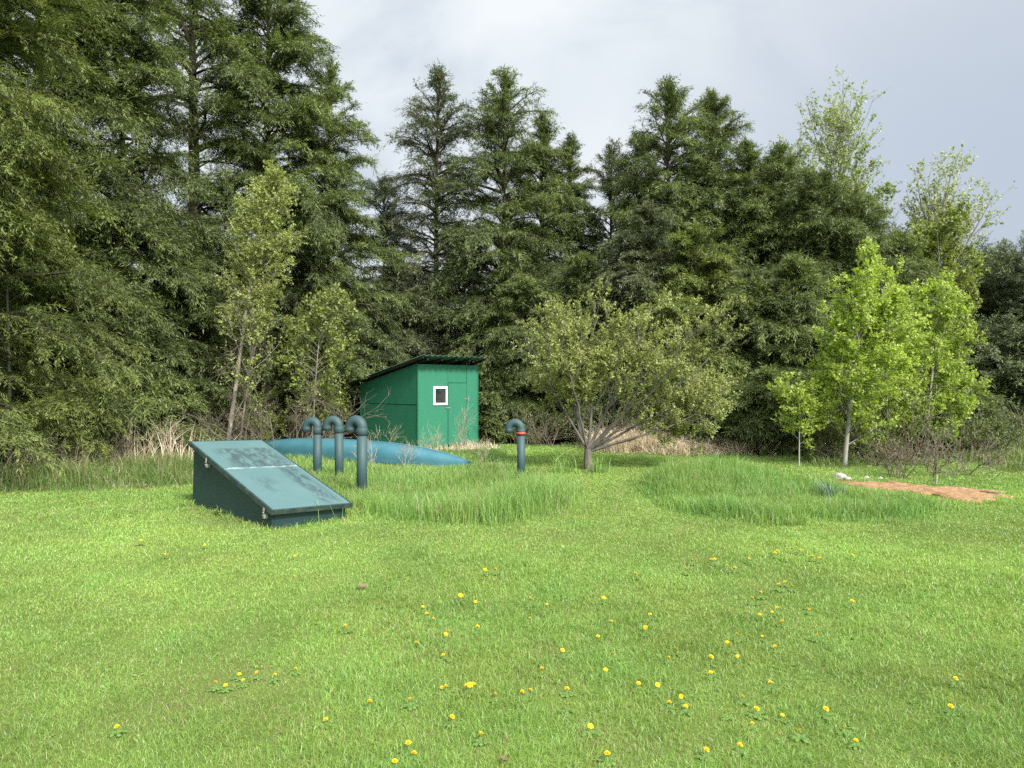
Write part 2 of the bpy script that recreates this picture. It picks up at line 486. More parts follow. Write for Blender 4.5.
def in_poly(P, poly):
    x, y = P[:, 0], P[:, 1]; ins = np.zeros(len(P), bool); n = len(poly); j = n - 1
    for i in range(n):
        xi, yi = poly[i]; xj, yj = poly[j]
        c = ((yi > y) != (yj > y)) & (x < (xj - xi) * (y - yi) / (yj - yi + 1e-12) + xi)
        ins ^= c; j = i
    return ins
def poly_dist(P, poly):
    d = np.full(len(P), 1e9); n = len(poly)
    for i in range(n):
        a = np.array(poly[i], float); b = np.array(poly[(i + 1) % n], float); ab = b - a
        tt = np.clip(((P - a) @ ab) / (ab @ ab), 0, 1)
        d = np.minimum(d, np.linalg.norm(P - (a + tt[:, None] * ab), axis=1))
    return d

# reddish bare soil bed at the right
SOIL = [ground_at(*p) for p in [(838, 481), (862, 481), (905, 484), (950, 487), (1000, 490), (1008, 495), (992, 501), (968, 502), (930, 494), (880, 488), (850, 485)]]
def soil_mesh():
    rng = np.random.default_rng(3)
    c = np.mean(SOIL, axis=0); ring = []
    n = len(SOIL)
    for i in range(n):
        a = np.array(SOIL[i]); b = np.array(SOIL[(i + 1) % n])
        for s in np.linspace(0, 1, 6)[:-1]:
            p = a + (b - a) * s; ring.append(p + (p - c) / np.linalg.norm(p - c) * rng.normal(0, .13))
    ring = np.array(ring); m = len(ring); rows = []
    for q in (1.0, .9, .75, .55, .3):
        p = c + (ring - c) * q
        z = gz(p[:, 0], p[:, 1]) + (-.03 if q == 1 else .005 + .035 * rng.random(m) + .02 * (1 - q))
        rows.append(np.column_stack([p, z]))
    V = np.concatenate(rows + [np.array([[c[0], c[1], float(gz(*c)) + .06]])])
    fs = []
    for r in range(4):
        i = np.arange(m); fs.append(np.stack([r * m + i, r * m + (i + 1) % m, (r + 1) * m + (i + 1) % m, (r + 1) * m + i], 1))
    i = np.arange(m); tri = np.stack([4 * m + i, 4 * m + (i + 1) % m, np.full(m, 5 * m)], 1)
    return np_mesh('bare_soil', V, fs + [tri], smooth=True)
tag(link('bare_soil', soil_mesh(), M['soil']), 'bed of bare reddish soil at the right edge of the lawn', kind='structure')


# ------------------------------------------------------------------ shed
SH_T = R(42); Uv = Vector((math.cos(SH_T), math.sin(SH_T), 0)); Vv = Vector((-math.sin(SH_T), math.cos(SH_T), 0))
SH_W, SH_L = 1.93, 2.75
shx, shy = X_at(418, 19.6), 19.6
shed = thing('garden_shed', 'green painted plywood shed with sloping dark metal roof and one small white window', 'shed', (shx, shy, float(gz(shx, shy))), SH_T)
HF, HB = 2.20, 1.68                       # front / back wall heights
th = .018
sl = (HF - HB) / SH_L
def zr(y): return HF - sl * y
b = BM()  # left wall: lower and upper sheet, lapped
SEAM = 1.14
b.prism([(0, 0, .05), (0, SH_L, .05), (0, SH_L, SEAM), (0, 0, SEAM)], (-th, 0, 0), .002)
b.prism([(0, 0, SEAM + .012), (0, SH_L, SEAM + .012), (0, SH_L, zr(SH_L)), (0, 0, zr(0))], (-th - .006, 0, 0), .002)
b.build('side_wall', M['shed_paint'], shed)
b = BM()
b.prism([(SH_W, 0, .05), (SH_W, SH_L, .05), (SH_W, SH_L, zr(SH_L)), (SH_W, 0, zr(0))], (th, 0, 0), .002)
b.build('side_wall', M['shed_paint'], shed)
b = BM(); b.box((SH_W / 2, SH_L - .01, HB / 2 + .025), (SH_W - .01, th, HB - .05)); b.build('back_wall', M['shed_paint'], shed)
DX0, DX1, DT = .92, 1.56, 1.70            # door opening
b = BM()
b.box((DX0 / 2 - .002, -th / 2, (.05 + HF - .02) / 2), (DX0 + .03, th, HF - .07), bev=.002)
b.box(((DX1 + SH_W) / 2 + .006, -th / 2, (.05 + HF - .02) / 2), (SH_W - DX1 - .002, th, HF - .07), bev=.002)
b.box(((DX0 + .017 + DX1) / 2 , -th / 2 + .002, (DT + .012 + HF - .02) / 2), (DX1 - DX0 - .024, th, HF - .02 - DT - .012), bev=.002)
b.build('front_wall', M['shed_paint'], shed)
for c_, s_ in (((-.012, -.012, (HF + .05) / 2 - .03), (.035, .035, HF - .10)), ((SH_W + .012, -.012, (HF + .05) / 2 - .03), (.035, .035, HF - .10)), ((-.014, SH_L - .01, (HB + .05) / 2 - .03), (.03, .04, HB - .10))):
    BM().box(c_, s_).build('corner_trim', M['shed_trim'], shed)
b = BM(); b.box((SH_W / 2, SH_L / 2, .025), (SH_W - .06, SH_L - .06, .05)); b.box((SH_W / 2 + .02, -.02, .045), (SH_W - .06, .05, .03)); b.build('sill_beam', M['timber_dark'], shed)
door = BM().box(((DX0 + .02 + DX1 - .006) / 2, -th / 2 - .010, (.09 + DT) / 2), (DX1 - DX0 - .030, th, DT - .09), bev=.003).build('door', M['shed_paint'], shed)
b = BM(); b.box((DX1 + .06, -.031, 1.28), (.028, .006, .13)); b.prism([(DX1 + .045, -.0305, 1.29), (DX1 + .045, -.0305, 1.27), (DX1 - .12, -.0305, 1.276), (DX1 - .12, -.0305, 1.284)], (0, -.006, 0)); b.build('hinge', M['metal'], door)
b = BM(); b.box((DX1 + .06, -.031, .36), (.035, .006, .17)); b.prism([(DX1 + .042, -.0305, .38), (DX1 + .042, -.0305, .34), (DX1 - .16, -.0305, .352), (DX1 - .16, -.0305, .368)], (0, -.006, 0)); b.build('hinge', M['shed_trim'], door)
b = BM(); b.box((DX0 + .01, -.037, 1.05), (.13, .010, .026)); b.tube([(DX0 + .06, -.04, 1.05), (DX0 + .06, -.065, 1.05)], .012, 10); b.build('latch', M['metal'], door)
# window
wx0, wx1, wz0, wz1 = .46, .91, 1.13, 1.61
win = BM()
fw = .055
for c, s in ((((wx0 + wx1) / 2, -.032, wz0 + fw / 2), (wx1 - wx0, .028, fw)), (((wx0 + wx1) / 2, -.032, wz1 - fw / 2), (wx1 - wx0, .028, fw)),
             ((wx0 + fw / 2, -.032, (wz0 + wz1) / 2), (fw, .026, wz1 - wz0 - 2 * fw - .002)), ((wx1 - fw / 2, -.032, (wz0 + wz1) / 2), (fw, .026, wz1 - wz0 - 2 * fw - .002))):
    win.box(c, s)
win = win.build('window', M['white'], shed)
BM().box(((wx0 + wx1) / 2, -.026, (wz0 + wz1) / 2), (wx1 - wx0 - 2 * fw - .004, .010, wz1 - wz0 - 2 * fw - .004), bev=.001).build('pane', M['glass'], win)
# roof: corrugated sheet on rafters
OVF, OVB, OVS, OVR = .44, .34, .17, .0
def roof_mesh():
    xs = np.linspace(-OVS, SH_W + OVR, 150); ys = np.array([-OVF, SH_L + OVB]); V = []
    for lay in (0, .006):
        for y in ys:
            z = zr(y) + .105 + lay + .018 * np.sin(2 * np.pi * xs / .17)
            V.append(np.stack([xs, np.full_like(xs, y), z], 1))
    n = len(xs); i = np.arange(n - 1)
    q = lambda a, b: np.stack([a * n + i, a * n + i + 1, b * n + i + 1, b * n + i], 1)
    e = np.array([[0, n, 3 * n, 2 * n], [n - 1, 3 * n - 1, 4 * n - 1, 2 * n - 1]])
    return np_mesh('roof', np.concatenate(V), [q(0, 1), q(2, 3), q(0, 2), q(1, 3), e])
roof = link('roof', roof_mesh(), M['roof'], shed)
sang = math.atan(sl)
for xr in np.linspace(.06, SH_W - .06, 5):
    b = BM(); y0, y1 = -OVF + .10, SH_L + OVB - .05
    b.prism([(xr - .022, y0, zr(y0) + .005), (xr - .022, y1, zr(y1) + .005), (xr - .022, y1, zr(y1) + .080), (xr - .022, y0, zr(y0) + .080)], (.044, 0, 0))
    b.build('rafter', M['timber_dark'], roof)
b = BM()
for s in (-OVS + .02, SH_W + OVR - .045):
    b.prism([(s, -OVF + .02, zr(-OVF) + .03), (s, SH_L + OVB - .02, zr(SH_L + OVB) + .03), (s, SH_L + OVB - .02, zr(SH_L + OVB) + .083), (s, -OVF + .02, zr(-OVF) + .083)], (.025, 0, 0))
b.build('fascia', M['timber_dark'], roof)

# ------------------------------------------------------------------ cellar hatch (sloping bulkhead)
HA = R(44); HW, HL, HZF, HZB = .95, 2.26, .26, .87
hx, hy = X_at(272, 8.72), 8.72
hatch = thing('cellar_hatch', 'dark teal wooden cellar hatch with a sloping weathered lid, low in the grass', 'cellar hatch', (hx, hy, float(gz(hx, hy)) - .01), HA)
hatch.rotation_euler = (R(0), R(1.6), HA)
b = BM(); LT = .055
hs = (HZB - HZF) / HL
zt = lambda y: HZF + hs * y - LT - .008
for xx in (0.0, HW - .025):
    b.prism([(xx, 0, -.10), (xx, HL, -.10), (xx, HL, zt(HL)), (xx, 0, zt(0))], (.025, 0, 0), .002)
b.box((HW / 2, .0125, (zt(0) - .10) / 2), (HW - .052, .024, zt(0) + .10)); b.box((HW / 2, HL - .0125, (zt(HL) - .10) / 2), (HW - .052, .024, zt(HL) + .10))
b.build('body', M['hatch_body'], hatch)
slen = math.hypot(HL + .10, hs * (HL + .10))
lid = BM().box((HW / 2, slen / 2, -LT / 2 + .002), (HW + .05, slen, .012), bev=.003).build('lid', M['hatch_lid'], hatch)
lid.location = (0, -.06, HZF - hs * .06); lid.rotation_euler = (math.atan(hs), 0, 0)
# geometry of the lid sits in its own frame: x across, y up the slope
for v in lid.data.vertices: v.co.z += LT / 2 - .008
b = BM(); e = .028
b.box((-.025 - e / 2 + .0, slen / 2, -LT / 2 - .002), (e, slen + 2 * e, LT)); b.box((HW + .025 + e / 2, slen / 2, -LT / 2 - .002), (e, slen + 2 * e, LT))
b.box((HW / 2, -e / 2 - .001, -LT / 2 - .002), (HW + .046, e, LT)); b.box((HW / 2, slen + e / 2 + .001, -LT / 2 - .002), (HW + .046, e, LT))
b.build('lid_edge', M['hatch_body'], lid)
for yy, zz in ((.10, HZF - .065), (1.72, HZF + hs * 1.72 - .075)):
    b = BM(); b.box((-.0575, yy, zz + .03), (.008, .034, .05)); b.box((-.030, yy, zz - .045), (.058, .036, .05)); b.tube([(-.055, yy, zz - .035), (-.068, yy, zz - .035)], .009, 10)
    b.tube([(-.062, yy - .014, zz - .004), (-.062, yy + .014, zz - .004)], .007, 10)
    b.build('hasp', M['metal'], hatch)


# ------------------------------------------------------------------ vent pipes
def vent_pipe(label, px, D, top, bend_az, lean, red=False, rr=.073):
    x = X_at(px, D); g = float(gz(x, D))
    tO = thing('vent_pipe', label, 'vent pipe', (x, D, g), 0, 'gooseneck vent pipes')
    tO.rotation_euler = (R(lean[0]), R(lean[1]), 0)
    br = .104; cr = rr + .006
    zc = top - br - cr                       # centre height of the bend's arc
    BM().tube([(0, 0, -.15), (0, 0, zc - .05)], rr, 28).build('riser', M['pipe'], tO)
    d = Vector((math.cos(bend_az), math.sin(bend_az), 0))
    pts = [Vector((0, 0, zc - .03)), Vector((0, 0, zc - .005))]
    for k in range(0, 19):
        a = math.pi * k / 18
        pts.append(d * (br - br * math.cos(a)) + Vector((0, 0, zc + br * math.sin(a))))
    pts.append(d * 2 * br + Vector((0, 0, zc - .03)))
    m = BM(); m.tube(pts, rr + .001, 28, cap=False)
    # inside of the open outlet
    m.tube([pts[-1], pts[-1] + Vector((0, 0, .10))], rr - .008, 28, cap=False)
    bend = m.build('bend', M['pipe'], tO)
    m = BM(); m.tube([(0, 0, zc - .095), (0, 0, zc - .09), (0, 0, zc - .012), (0, 0, zc - .004)], [cr - .004, cr, cr, cr - .005], 28); m.build('collar', M['pipe'], tO)
    BM().tube([(0, 0, zc - .112), (0, 0, zc - .0955)], rr + .0035, 28).build('gasket', M['rubber'], tO)
    e = d * 2 * br
    m = BM()
    prof = [(zc - .072, rr - .006), (zc - .072, cr), (zc - .01, cr), (zc - .002, rr + .004)]
    m.tube([e + Vector((0, 0, z)) for z, _ in prof], [r for _, r in prof], 28, cap=False); m.build('outlet', M['pipe'], bend)
    BM().tube([e + Vector((0, 0, zc + .02)), e + Vector((0, 0, zc + .022))], rr - .007, 24).build('screen', M['rubber'], bend)
    if red:
        BM().tube([(0, 0, zc - .090), (0, 0, zc - .058)], cr + .0025, 28).build('red_band', M['red'], tO)
    return tO
vent_pipe('grey-teal gooseneck vent pipe nearest the hatch lid, leftmost of the row of three', 317.3, 13.0, 1.065, R(165), (0, .6))
vent_pipe('middle gooseneck vent pipe of the close row of three', 339.3, 12.9, 1.085, R(168), (0, -.4))
vent_pipe('tallest and thickest-looking vent pipe, rightmost of the close row of three', 361.8, 11.2, 1.165, R(155), (0, .3), rr=.075)
vent_pipe('lone gooseneck vent pipe with a red band under its bend, apart from the others', 521, 13.1, 1.045, R(170), (0, .2), True, rr=.067)


# ------------------------------------------------------------------ upturned canoe
def canoe():
    bow = Vector((X_at(471, 14.75), 14.75)); stern = Vector((X_at(245, 18.3), 18.3))
    L = (bow - stern).length; ang = math.atan2((bow - stern).y, (bow - stern).x)
    o = thing('upturned_canoe', 'faded blue canoe lying upside down in the tall grass before the shed', 'canoe', (stern.x, stern.y, float(gz(stern.x, stern.y))), ang)
    n, k = 48, 28
    V = []
    for i in range(n + 1):
        u = i / n
        s = 1 - abs(2 * u - 1)
        env = (max(1e-4, 1 - abs(2 * u - 1) ** 2.3)) ** .8
        w = .50 * env + .012
        top = .15 + .29 * (1 - abs(2 * u - 1.0) ** 2.6)       # keel height
        gun = .16 * (1 - abs(2 * u - 1) ** 2.5)                    # gunwale lifts off between the tips
        gun = .03 + .05 * s
        for j in range(k + 1):
            a = math.pi * j / k
            cx, sx = math.cos(a), math.sin(a)
            y = w * math.copysign(abs(cx) ** .62, cx)
            z = gun + (top - gun) * abs(sx) ** .55
            V.append((u * L, y, z))
    V = np.array(V); m = k + 1
    i = (np.arange(n)[:, None] * m + np.arange(k)[None]).ravel()
    me = np_mesh('hull', V, [np.stack([i, i + m, i + m + 1, i + 1], 1), np.array([list(range(m))[::-1], list(range(n * m, n * m + m))])], smooth=True)
    h = link('hull', me, M['hull'], o)
    for side in (0, k):
        b = BM(); b.tube([V[q * m + side] + np.array((0, (.012 if side == 0 else -.012), 0)) for q in range(0, n + 1, 2)], .022, 8); b.build('gunwale', M['gunwale'], o)
    b = BM(); b.tube([V[q * m + k // 2] + np.array((0, 0, .004)) for q in range(2, n - 1, 2)], .012, 6); b.build('keel_strip', M['hull'], o)
canoe()
#--VEG--

# ================================================================== vegetation
def nrm(v): return v / (np.linalg.norm(v, axis=-1, keepdims=True) + 1e-9)

def tubes(P, Rd, k=5):
    """P (B,n,3), Rd (B,n) -> verts, quads"""
    B, n, _ = P.shape
    T = nrm(np.gradient(P, axis=1))
    ref = np.where(np.abs(T[:, :1, 2:3]) > .9, np.array([1., 0, 0]), np.array([0, 0, 1.]))
    U = nrm(np.cross(T, np.broadcast_to(ref, T.shape))); Wv = np.cross(T, U)
    a = np.arange(k) * 2 * np.pi / k
    V = P[:, :, None] + (U[:, :, None] * np.cos(a)[:, None] + Wv[:, :, None] * np.sin(a)[:, None]) * Rd[:, :, None, None]
    base = np.arange(B * n).reshape(B, n)[:, :-1].ravel()
    j = np.arange(k)
    q = np.stack([base[:, None] * k + j, base[:, None] * k + (j + 1) % k, (base[:, None] + n) * 0 + (base[:, None] + 1) * k + (j + 1) % k, (base[:, None] + 1) * k + j], -1).reshape(-1, 4)
    return V.reshape(-1, 3), q

def tube_mesh(name, sets, smooth=True):
    Vs, Qs, off = [], [], 0
    for P, Rd, k in sets:
        v, q = tubes(P, Rd, k); Vs.append(v); Qs.append(q + off); off += len(v)
    return np_mesh(name, np.concatenate(Vs), Qs, smooth=smooth)

def sample(P, idx, t):
    m = P.shape[1]; f = np.clip(t, 0, .9999) * (m - 1); i = f.astype(int); w = (f - i)[:, None]
    a = P[idx, i]; b = P[idx, i + 1]
    return a * (1 - w) + b * w, nrm(b - a)

def path(pos, d, ln, npts, rng, curve=0.0, jit=.04):
    u = np.linspace(0, 1, npts)[None, :, None]
    ln_ = ln[:, None, None]
    P = pos[:, None] + d[:, None] * ln_ * u
    cu = np.broadcast_to(np.asarray(curve, float).reshape(-1, 1, 1), (len(pos), 1, 1))
    P = P + np.array([0, 0, 1.]) * cu * ln_ * u * u
    J = rng.normal(0, jit, (len(pos), npts, 3)) * ln_ * u
    J[:, 0] = 0
    return P + np.cumsum(J, 1) * .4

def perp(T, rng, flat):
    z = np.array([0, 0, 1.])
    if flat:
        s = nrm(np.cross(T, z)) * rng.choice([-1, 1], len(T))[:, None]
        return nrm(s + rng.normal(0, .42, T.shape))
    r = rng.normal(0, 1, T.shape); r -= (r * T).sum(1, keepdims=True) * T
    return nrm(r)

def children(P, L, n, rng, t0, t1, lenf, ang, flat=False, up=0.0, npts=4, curve=0.0, jit=.05, tpow=1.0):
    w = L / L.sum(); idx = rng.choice(len(L), n, p=w); t = t0 + (t1 - t0) * rng.random(n) ** tpow
    pos, T = sample(P, idx, t); S = perp(T, rng, flat)
    a = rng.uniform(ang[0], ang[1], n)[:, None]
    d = T * np.cos(a) + S * np.sin(a); d[:, 2] += up; d = nrm(d)
    ln = lenf(t, L[idx]) * rng.uniform(.7, 1.25, n)
    return path(pos, d, ln, npts, rng, curve, jit), ln, idx, t

def leaves(P, L, n, rng, size, width, parent_tint, ang=(.4, 1.1), flat=True, droop=0.0, t0=.05, t1=1.05, rand=.35, tipw=.35):
    """n leaf kites along the twigs P; returns verts, quads, tint"""
    w = L / L.sum(); idx = rng.choice(len(L), n, p=w); t = rng.uniform(t0, t1, n)
    pos, T = sample(P, idx, np.minimum(t, .999)); S = perp(T, rng, flat)
    a = rng.uniform(ang[0], ang[1], n)[:, None]
    d = T * np.cos(a) + S * np.sin(a); d += rng.normal(0, rand, d.shape); d[:, 2] -= droop; d = nrm(d)
    side = nrm(np.cross(d, rng.normal(0, .45, d.shape) + np.array([0, 0, 1.])))
    nr = np.cross(side, d)
    l = (size * rng.uniform(.6, 1.35, n))[:, None]; ww = (width * rng.uniform(.7, 1.3, n))[:, None]
    pos = pos + rng.normal(0, size * .25, pos.shape)
    v0 = pos; v2 = pos + d * l; mid = pos + d * l * .42 - nr * ww * .18
    V = np.stack([v0, mid + side * ww / 2, v2, mid - side * ww / 2], 1).reshape(-1, 3)
    Q = np.arange(4 * n).reshape(n, 4)
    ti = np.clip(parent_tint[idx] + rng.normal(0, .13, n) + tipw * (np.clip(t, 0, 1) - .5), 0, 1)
    return V, Q, np.repeat(ti, 4)

# wanted silhouette: radius as a fraction of the crown's widest, t = height in the crown 0..1
def prof_cone(t): return np.interp(t, [0, .08, .25, .45, .7, .88, 1], [.82, .97, 1.05, 1.02, .84, .56, .12])
def prof_dome(t): return np.interp(t, [0, .15, .4, .65, .85, 1], [.55, .85, 1, .9, .62, .15])
def prof_open(t): return np.interp(t, [0, .15, .35, .6, .85, 1], [.35, .6, .95, 1, .75, .2])

def trunk_path(h, rng, lean=(0, 0), bend=.02, n=14):
    u = np.linspace(0, 1, n)
    ph = rng.uniform(0, 6, 2)
    x = lean[0] * u + bend * h * np.sin(u * 3 + ph[0]) * u; y = lean[1] * u + bend * h * np.sin(u * 2.6 + ph[1]) * u
    return np.stack([x, y, u * h - .15 * (u == 0)], 1)[None]

def conifer(name, label, loc, h, rad, mat, seed, start=.05, nb=120, ntw=1700, nlf=26000, size=.15, width=.042, prof=prof_cone, sub=True, trunk_r=None,
            lean=(0, 0), droop=.18, skew=None, group='conifers along the edge of the wood', cat='tree', bark='bark', dead=0, gap=0.0, tint0=.30, low_dead=0):
    nlf = int(nlf * 5.2); ntw = int(ntw * 2.0); nb = int(nb * 1.75); size *= .80; width *= .52
    rng = np.random.default_rng(seed)
    TP = trunk_path(h, rng, lean, .006); tr = trunk_r or .011 * h + .02
    TR = tr * (1 - np.linspace(0, 1, TP.shape[1]) ** 1.1 * .96)[None]
    # boughs
    t = start + (1 - start) * (np.arange(nb) + rng.random(nb)) / nb
    t = np.clip(t ** 1.0, 0, .992)
    pos, _ = sample(TP, np.zeros(nb, int), t)
    az = rng.uniform(0, 6.283, nb)
    ct = (t - start) / (1 - start)
    ln = rad * prof(ct) * rng.uniform(.60, 1.14, nb) * np.where(rng.random(nb) < .08, 1.22, 1.0)
    if skew is not None:      # longer boughs towards one side
        ln = ln * (1 + skew[1] * np.cos(az - skew[0]))
    if gap:                   # irregular openings in the crown
        lump = np.sin(ct * 8 + az * 2 + seed) + np.sin(az * 3 - ct * 11 + seed * 1.7)
        keep = (lump > -2 + 2.2 * gap) | (rng.random(nb) < .25)
        pos, az, ct, ln = pos[keep], az[keep], ct[keep], ln[keep]
    n = len(ln)
    elv = np.interp(ct, [0, .3, .6, .85, 1], [.05, .42, .66, .92, 1.25]) + rng.normal(0, .22, n)
    d = np.stack([np.cos(az) * np.cos(elv), np.sin(az) * np.cos(elv), np.sin(elv)], 1)
    BP = path(pos, d, ln, 7, rng, -droop * np.interp(ct, [0, .25, .8, 1], [1.4, 2.6, 2.2, .4]) + rng.normal(0, .08, n), .05)
    BR = (.010 + .013 * ln)[:, None] * (1 - .85 * np.linspace(0, 1, 7))[None]
    # sprays
    TW, TL, ti, tt = children(BP, ln ** 1.15, ntw, rng, .16, 1.0, lambda t, L: (.16 + .27 * L) * (1.12 - .55 * t), (.45, 1.15), True, .02, 4, -.24, .08, .75)
    btint = np.clip(rng.normal(tint0, .12, n), .02, 1)
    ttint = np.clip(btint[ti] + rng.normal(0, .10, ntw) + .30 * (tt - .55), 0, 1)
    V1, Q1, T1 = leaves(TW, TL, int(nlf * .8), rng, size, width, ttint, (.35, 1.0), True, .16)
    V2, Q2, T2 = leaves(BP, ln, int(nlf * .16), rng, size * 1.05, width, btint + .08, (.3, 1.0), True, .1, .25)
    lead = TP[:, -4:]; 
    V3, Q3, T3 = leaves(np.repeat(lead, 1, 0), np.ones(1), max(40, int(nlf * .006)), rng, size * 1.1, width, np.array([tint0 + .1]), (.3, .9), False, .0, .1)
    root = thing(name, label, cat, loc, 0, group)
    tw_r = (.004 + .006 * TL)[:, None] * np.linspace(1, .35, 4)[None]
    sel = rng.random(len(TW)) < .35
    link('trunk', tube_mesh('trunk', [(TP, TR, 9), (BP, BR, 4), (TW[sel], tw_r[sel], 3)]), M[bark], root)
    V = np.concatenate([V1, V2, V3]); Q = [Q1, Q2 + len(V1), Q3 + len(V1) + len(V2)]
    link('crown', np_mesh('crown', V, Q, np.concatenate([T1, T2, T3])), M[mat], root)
    if dead:
        # bare grey-brown twigs among the lower boughs
        m = dead
        tz = rng.uniform(low_dead, .72, m); p2, _ = sample(TP, np.zeros(m, int), tz)
        a2 = rng.uniform(0, 6.28, m); e2 = rng.normal(.0, .25, m)
        d2 = np.stack([np.cos(a2) * np.cos(e2), np.sin(a2) * np.cos(e2), np.sin(e2)], 1)
        l2 = rad * rng.uniform(.4, 1.0, m) * (1.1 - .75 * tz)
        P2 = path(p2, d2, l2, 6, rng, -.2, .08)
        P3, L3, _, _ = children(P2, l2, m * 9, rng, .2, 1, lambda t, L: .12 + .38 * L * (1 - .6 * t), (.5, 1.1), False, -.1, 4, -.2, .1)
        P4, L4, _, _ = children(P3, L3, m * 16, rng, .2, 1, lambda t, L: .08 + .4 * L, (.5, 1.1), False, -.1, 3, -.2, .1)
        f = lambda P, r: np.linspace(r, r * .4, P.shape[1])[None].repeat(len(P), 0)
        link('dead_twigs', tube_mesh('dead_twigs', [(P2, f(P2, .016), 4), (P3, f(P3, .009), 3), (P4, f(P4, .0075), 3)]), M['twig'], root)
    return root


def broadleaf(name, label, loc, h, rad, mat, bark, seed, start=.2, n1=34, n2=260, n3=900, nlf=8000, size=.06, width=.048, prof=prof_dome, lean=(0, 0), ang=(.65, 1.05), up=.15,
              trunk_r=.05, stems=None, skew=None, group='young leafy trees along the edge of the wood', cat='tree', dead=0, clump=.16, tint0=.5, bend=.012, leaf_t0=.0, rscale=1.0):
    nlf = int(nlf * 2.0); size *= 1.08; width *= 1.1
    rng = np.random.default_rng(seed)
    if stems is None:
        TP = trunk_path(h, rng, lean, bend); TL = np.array([h])
        TR = trunk_r * (1 - np.linspace(0, 1, TP.shape[1]) ** .9 * .93)[None]
        t = start + (1 - start) * (np.arange(n1) + rng.random(n1)) / n1; t = np.clip(t, 0, .985)
        pos, _ = sample(TP, np.zeros(n1, int), t)
        az = np.arange(n1) * 2.39996 + rng.normal(0, .4, n1); ct = (t - start) / (1 - start)
        ln = rad * prof(ct) * rng.uniform(.7, 1.15, n1)
        if skew is not None: ln = ln * (1 + skew[1] * np.cos(az - skew[0]))
        el_ = math.pi / 2 - rng.uniform(ang[0], ang[1], n1) * np.interp(ct, [0, 1], [1.15, .55])
        d = np.stack([np.cos(az) * np.cos(el_), np.sin(az) * np.cos(el_), np.sin(el_)], 1)
        ln = ln / np.maximum(.55, np.cos(el_))
        BP = path(pos, d, ln, 7, rng, .10, .07); BR = (trunk_r * .10 + .0065 * ln)[:, None] * np.linspace(1, .2, 7)[None] * rscale
        sets = [(TP, TR, 8), (BP, BR, 5)]
    else:
        SP = []
        for (az, e, ln_, cv) in stems:
            d = np.array([[math.cos(az) * math.cos(e), math.sin(az) * math.cos(e), math.sin(e)]])
            SP.append(path(np.array([[0, 0, start]]), d, np.array([ln_]), 9, rng, cv, .05)[0])
        SP = np.array(SP); SL = np.array([s[2] for s in stems])
        SR = (trunk_r * .20 + .0055 * SL)[:, None] * np.linspace(1, .2, 9)[None]
        TP = np.array([[[.02, 0, -.15], [0, .01, start * .5], [0, 0, start + .06]]]); TR = np.array([[trunk_r * 1.15, trunk_r, trunk_r * .85]])
        BP, ln, _, _ = children(SP, SL, n1, rng, .18, 1, lambda t, L: (.25 + .45 * L) * (1.1 - .65 * t), (.4, .9), False, up, 6, .08, .07)
        BR = (.003 + .0045 * ln)[:, None] * np.linspace(1, .25, 6)[None]
        sets = [(TP, TR, 10), (SP, SR, 7), (BP, BR, 4)]
        BP0 = SP
    P2, L2, i2, t2 = children(BP, ln, n2, rng, .15, 1, lambda t, L: (.12 + .42 * L) * (1.05 - .6 * t), (.45, 1.0), False, up, 5, .05, .08)
    P3, L3, i3, t3 = children(P2, L2, n3, rng, .15, 1, lambda t, L: (.08 + .42 * L) * (1.05 - .5 * t), (.4, 1.0), False, up * .5, 4, 0, .08)
    sets += [(P2, (.0035 + .004 * L2)[:, None] * np.linspace(1, .35, 5)[None], 3), (P3, (.0022 + .003 * L3)[:, None] * np.linspace(1, .4, 4)[None], 3)]
    root = thing(name, label, cat, loc, 0, group)
    link('trunk', tube_mesh('trunk', sets), M[bark], root)
    if nlf:
        bt = np.clip(rng.normal(tint0, clump, len(P3)), 0, 1)
        V, Q, T = leaves(P3, L3, int(nlf * .82), rng, size, width, bt, (.5, 1.4), False, .12, leaf_t0, 1.1, .6, .15)
        V2, Q2, T2 = leaves(P2, L2, int(nlf * .18), rng, size, width, np.full(len(P2), tint0), (.5, 1.4), False, .12, .3, 1.05, .6, .15)
        link('crown', np_mesh('crown', np.concatenate([V, V2]), [Q, Q2 + len(V)], np.concatenate([T, T2])), M[mat], root)
    if dead:
        m = dead
        tz = rng.uniform(.02, .5, m); p2, _ = sample(TP, np.zeros(m, int), tz)
        a2 = rng.uniform(0, 6.28, m); e2 = rng.normal(-.1, .3, m)
        d2 = np.stack([np.cos(a2) * np.cos(e2), np.sin(a2) * np.cos(e2), np.sin(e2)], 1)
        l2 = rad * rng.uniform(.4, .95, m)
        Q2 = path(p2, d2, l2, 6, rng, -.35, .08)
        Q3, K3, _, _ = children(Q2, l2, m * 8, rng, .2, 1, lambda t, L: .10 + .38 * L * (1 - .6 * t), (.5, 1.1), False, -.1, 4, -.3, .1)
        f = lambda P, r: np.linspace(r, r * .4, P.shape[1])[None].repeat(len(P), 0)
        link('dead_twigs', tube_mesh('dead_twigs', [(Q2, f(Q2, .010), 4), (Q3, f(Q3, .006), 3)]), M['twig'], root)
    return root


def place(px, D):
    x = X_at(px, D); return (x, D, float(gz(x, D)))
def H(top, D): return EYE + (HZ - top) * D / F

